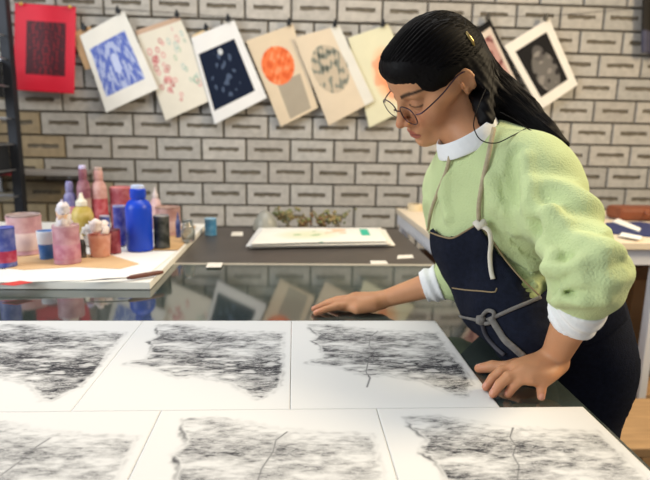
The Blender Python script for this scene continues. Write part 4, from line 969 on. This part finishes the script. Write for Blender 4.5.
# neck straps
def strap(pts,zc0,zc1,r=.0042,ops_=None):
    o_=SWO; dens=spline([(x,y,0) for x,y in pts],6); out=[]
    for q in dens:
        h=trace(o_,q[0],q[1],off=.0075)
        if h is not None: out.append(h)
    b=MB(); b.tube([pl(z) for z in out],r,8,flat=.55,up=tuple(-CF)); return b.build('neck_strap',M_cord,ap,smooth=True)
strap([(479,224),(479,205),(483,180),(488,158),(491,142),(494,128)],0,0); strap([(428,230),(431,212),(438,192),(446,172),(450,156)],0,0,.0036)
k0=trace(ALL,480,224,off=.012); b=MB(); p=pl(k0); b.tube([p+np.array([-.010,0,.004]),p+np.array([-.004,-.006,-.003]),p+np.array([.004,-.006,.003]),p+np.array([.010,-.001,-.002])],[.005,.0075,.0075,.004],10); b.build('strap_knot',mat('cord_white','d8d0c2',rough=.9,var=.1,bump=.4),ap,smooth=True)
cordpart('strap_end',[(482,226),(489,231),(491,242),(490,256),(491,270),(493,279)],.0042,mat('cord_white','d8d0c2'),ap,off=.017)
# waist tie
cordpart('waist_tie',[(541,297),(527,303),(510,310),(497,316),(487,320)],.0034,M_tie,ap,off=.016,flat=.4)
cordpart('waist_tie',[(458,316),(466,318),(476,320)],.003,M_tie,ap,off=.016,flat=.4)
kq=surf(481,320,.016); p=pl(kq); b=MB(); b.lathe([(.002,-.009),(.0085,-.006),(.0095,0),(.0085,.006),(.002,.009)],14,tuple(p)); b.build('tie_knot',M_tie,ap,smooth=True)
cordpart('tie_loop',[(480,319),(487,311),(494,313),(491,322),(484,324)],.0036,M_tie,ap,off=.018,flat=.5)
cordpart('tie_end',[(491,318),(497,328),(505,340),(515,349),(524,357)],.0058,M_tie,ap,off=.019,flat=.3)
cordpart('tie_end',[(482,324),(486,336),(495,347),(504,355)],.0035,mat('dark_tie','454349',rough=.9),ap,off=.018,flat=.4)
# ---------------------------------------------------------- hair
HOPS=[('u',0,hell((0,-.003,.042),(.079,.089,.075))),('u',.02,hell((0,-.034,.008),(.071,.058,.066))),('u',.012,hell((0,.004,.030),(.0775,.0935,.062))),
 ('u',.02,hell((.0,.054,.066),(.054,.046,.033)))]
CLIP=hw(.02,-.112,.055)
tailC=[hw(.0,-.058,.015),at(478,82,1.03),at(499,99,1.02),at(522,116,1.00),at(545,132,.965),at(568,145,.935)]
tailR=[.042,.040,.037,.030,.017,.004]
for a,b,ra,rb in zip(tailC[:-1],tailC[1:],tailR[:-1],tailR[1:]): HOPS.append(('u',.022,cap(a,b,ra,rb)))
HOPS.append(('u',.03,cap(hw(.046,-.048,-.005),at(486,119,.965),.025,.015)))
def hair_post(p,d,taper=True):
    q=((p-HC)@HR)/HS; x,y,z=np.abs(q[:,0]),q[:,1],q[:,2]
    # face opening: below the hairline surface in front of the ears
    hl=np.interp(y,[-.06,-.03,-.012,.004,.03,.05,.08,.10],[-.09,-.05,.022,.019,.006,.004,.033,.046])
    face=np.minimum(np.minimum((hl-z),(y+.027)*1.0),z+.035)*HS     # >0 inside the cut region
    ang=np.arctan2(x,q[:,2]); w=.0009*np.sin(np.arctan2(z-.03,q[:,0])*64+y*8)
    t=(p-tailC[1])@nrm(tailC[-1]-tailC[0]); lat=(p-tailC[1])@np.cross(nrm(tailC[-1]-tailC[0]),CF)
    w2=.0010*np.sin(lat*420+t*3)*np.clip(t*12+.3,0,1)
    d=d-w-w2; inh=np.linalg.norm(q,axis=1)<.16
    d=np.where(inh,d+.005*np.clip(1+face/.030,0,1)**2*np.clip((y+.02)*20,0,1),d)
    return np.where(inh,-smin(-d,-face,.006),d)
ha=sdfpart('hair',HOPS,.0032,M_hair,post=hair_post,margin=.02)
# fine strands lying over the hair volume
def hsd(P_): return hair_post(V3(P_).astype(np.float64),evalops(HOPS,V3(P_)))
rs=np.random.default_rng(5); NS=900
st=[]
for i in range(NS):
    th=rs.uniform(-1.5,1.5); y=.088-.055*abs(math.sin(th))**1.5+rs.uniform(-.01,.006)
    a=np.array([.082*math.sin(th),y,.045+.048*math.cos(th)]); lag=rs.uniform(0,1)
    side=math.sin(th); e=np.array([.03*side,-.100,.035-.02*rs.random()])
    pts=[hw(*(a*(1-t)+e*t+np.array([.03*side,0,.05*math.cos(th)])*math.sin(math.pi*t))) for t in np.linspace(0,1,10)]
    phi=rs.uniform(0,6.28); rr_=rs.uniform(.4,1.0)
    end=rs.uniform(.6,1)
    n0=nrm(tailC[-1]-tailC[1]); s1=nrm(np.cross(n0,CF)); s2=np.cross(n0,s1)
    for c,r in list(zip(tailC,tailR))[1:]:
        pts.append(c+(s1*math.cos(phi)+s2*math.sin(phi))*r*rr_*1.02)
    m_=int(len(pts)*end) if end<.8 else len(pts); st.append(spline(pts[:m_],2))
n_=max(len(s) for s in st); allp=np.concatenate([np.array(s) for s in st])
for _ in range(4):   # push every point out onto the hair surface
    e=.002; d=hsd(allp); G=np.stack([hsd(allp+np.eye(3)[k]*e)-hsd(allp-np.eye(3)[k]*e) for k in range(3)],1); G/=np.linalg.norm(G,axis=1)[:,None]+1e-9
    allp=allp-G*np.clip(d-.0004,-.012,.004)[:,None]*.8
b=MB(); i0=0
for s in st:
    q=allp[i0:i0+len(s)]; i0+=len(s); q=[pl(z) for z in q]; b.tube(q,[.0004]+[.0006]*(len(q)-2)+[.0002],3)
# loose strands: the loop over the shoulder and flyaways
for pts in ([(486,88,.96),(479,104,.93),(475,116,.92),(474,128,.92),(481,140,.92),(496,143,.92),(512,136,.93),(527,128,.95)],[(500,112,.96),(515,120,.95),(530,130,.94),(548,140,.93),(562,146,.93)],[(470,35,1.0),(490,62,1.0),(512,95,.99),(545,128,.96),(568,144,.93)]):
    q=spline([at(*z) for z in pts],6); b.tube([pl(z) for z in q],[.0006]+[.0010]*(len(q)-2)+[.0004],5)
b.build('loose_strands',M_hair,ha,smooth=True)
b=MB(); M_clip=mat('brass_clip','b39a62',rough=.35,metal=.8)
cp=[trace(HOPS,x,y,off=.001) for x,y in ((466,32),(469,37),(472,41),(474,46))]
b.tube([pl(z) for z in cp],[.002,.0035,.0035,.002],8); b.build('hair_clip',M_clip,ha,smooth=True)
# ---------------------------------------------------------- glasses and nose stud
gl=thing('glasses','x','x'); 
for k_ in ('label','category'): del gl[k_]
gl.parent=pe
M_fr=mat('plum_metal_frame','4a3a48',rough=.3,metal=.8); M_len=mat('lens_glass','ffffff',rough=.02,trans=1,ior=1.08,spec=.6)
def oval(cx,sx,n=28,k=1.0):
    pts=[]
    for i in range(n):
        t=2*math.pi*i/n; c,s=math.cos(t),math.sin(t); ex=.0245*k*math.copysign(abs(c)**.8,c); ez=.0185*k*math.copysign(abs(s)**.8,s)
        x=cx+ex; pts.append(hw(x,.1035-.10*max(0,abs(x)-.02)*.55-.0,-.012+ez))
    return pts
for sx in(-1,1):
    p=oval(sx*.033,sx); q=[pl(z) for z in p]; b=MB(); b.tube(q+[q[0],q[1]],.0011,8); o=b.build('rim',M_fr,gl,smooth=True)
    b=MB(); c=sum(q)/len(q); nn=HF*.0006; b.add([tuple(z+nn) for z in [pl(w) for w in oval(sx*.033,sx,k=.97)]]+[tuple(z-nn) for z in [pl(w) for w in oval(sx*.033,sx,k=.97)]],[tuple(range(28)),tuple(reversed(range(28,56)))]+[(i,28+i,28+(i+1)%28,(i+1)%28) for i in range(28)]); b.build('lens',M_len,gl)
    b=MB(); q=spline([hw(sx*.057,.0985,-.006),hw(sx*.068,.088,-.004),hw(sx*.075,.045,.006),hw(sx*.079,.006,.020),hw(sx*.078,-.02,.014)],6); b.tube([pl(z) for z in q],.0013,8); b.build('temple_arm',M_fr,gl,smooth=True)
b=MB(); q=spline([hw(-.0095,.103,-.008),hw(-.004,.109,-.004),hw(.004,.109,-.004),hw(.0095,.103,-.008)],5); b.tube([pl(z) for z in q],.0011,8); b.build('bridge',M_fr,gl,smooth=True)
b=MB(); b.lathe([(.0003,-.0022),(.0018,-.0012),(.0022,0),(.0018,.0012),(.0003,.0022)],12,tuple(pl(hw(.0182,.1015,-.035)))); b.build('nose_stud',mat('gold','e0a850',rough=.2,metal=1),pe,smooth=True)
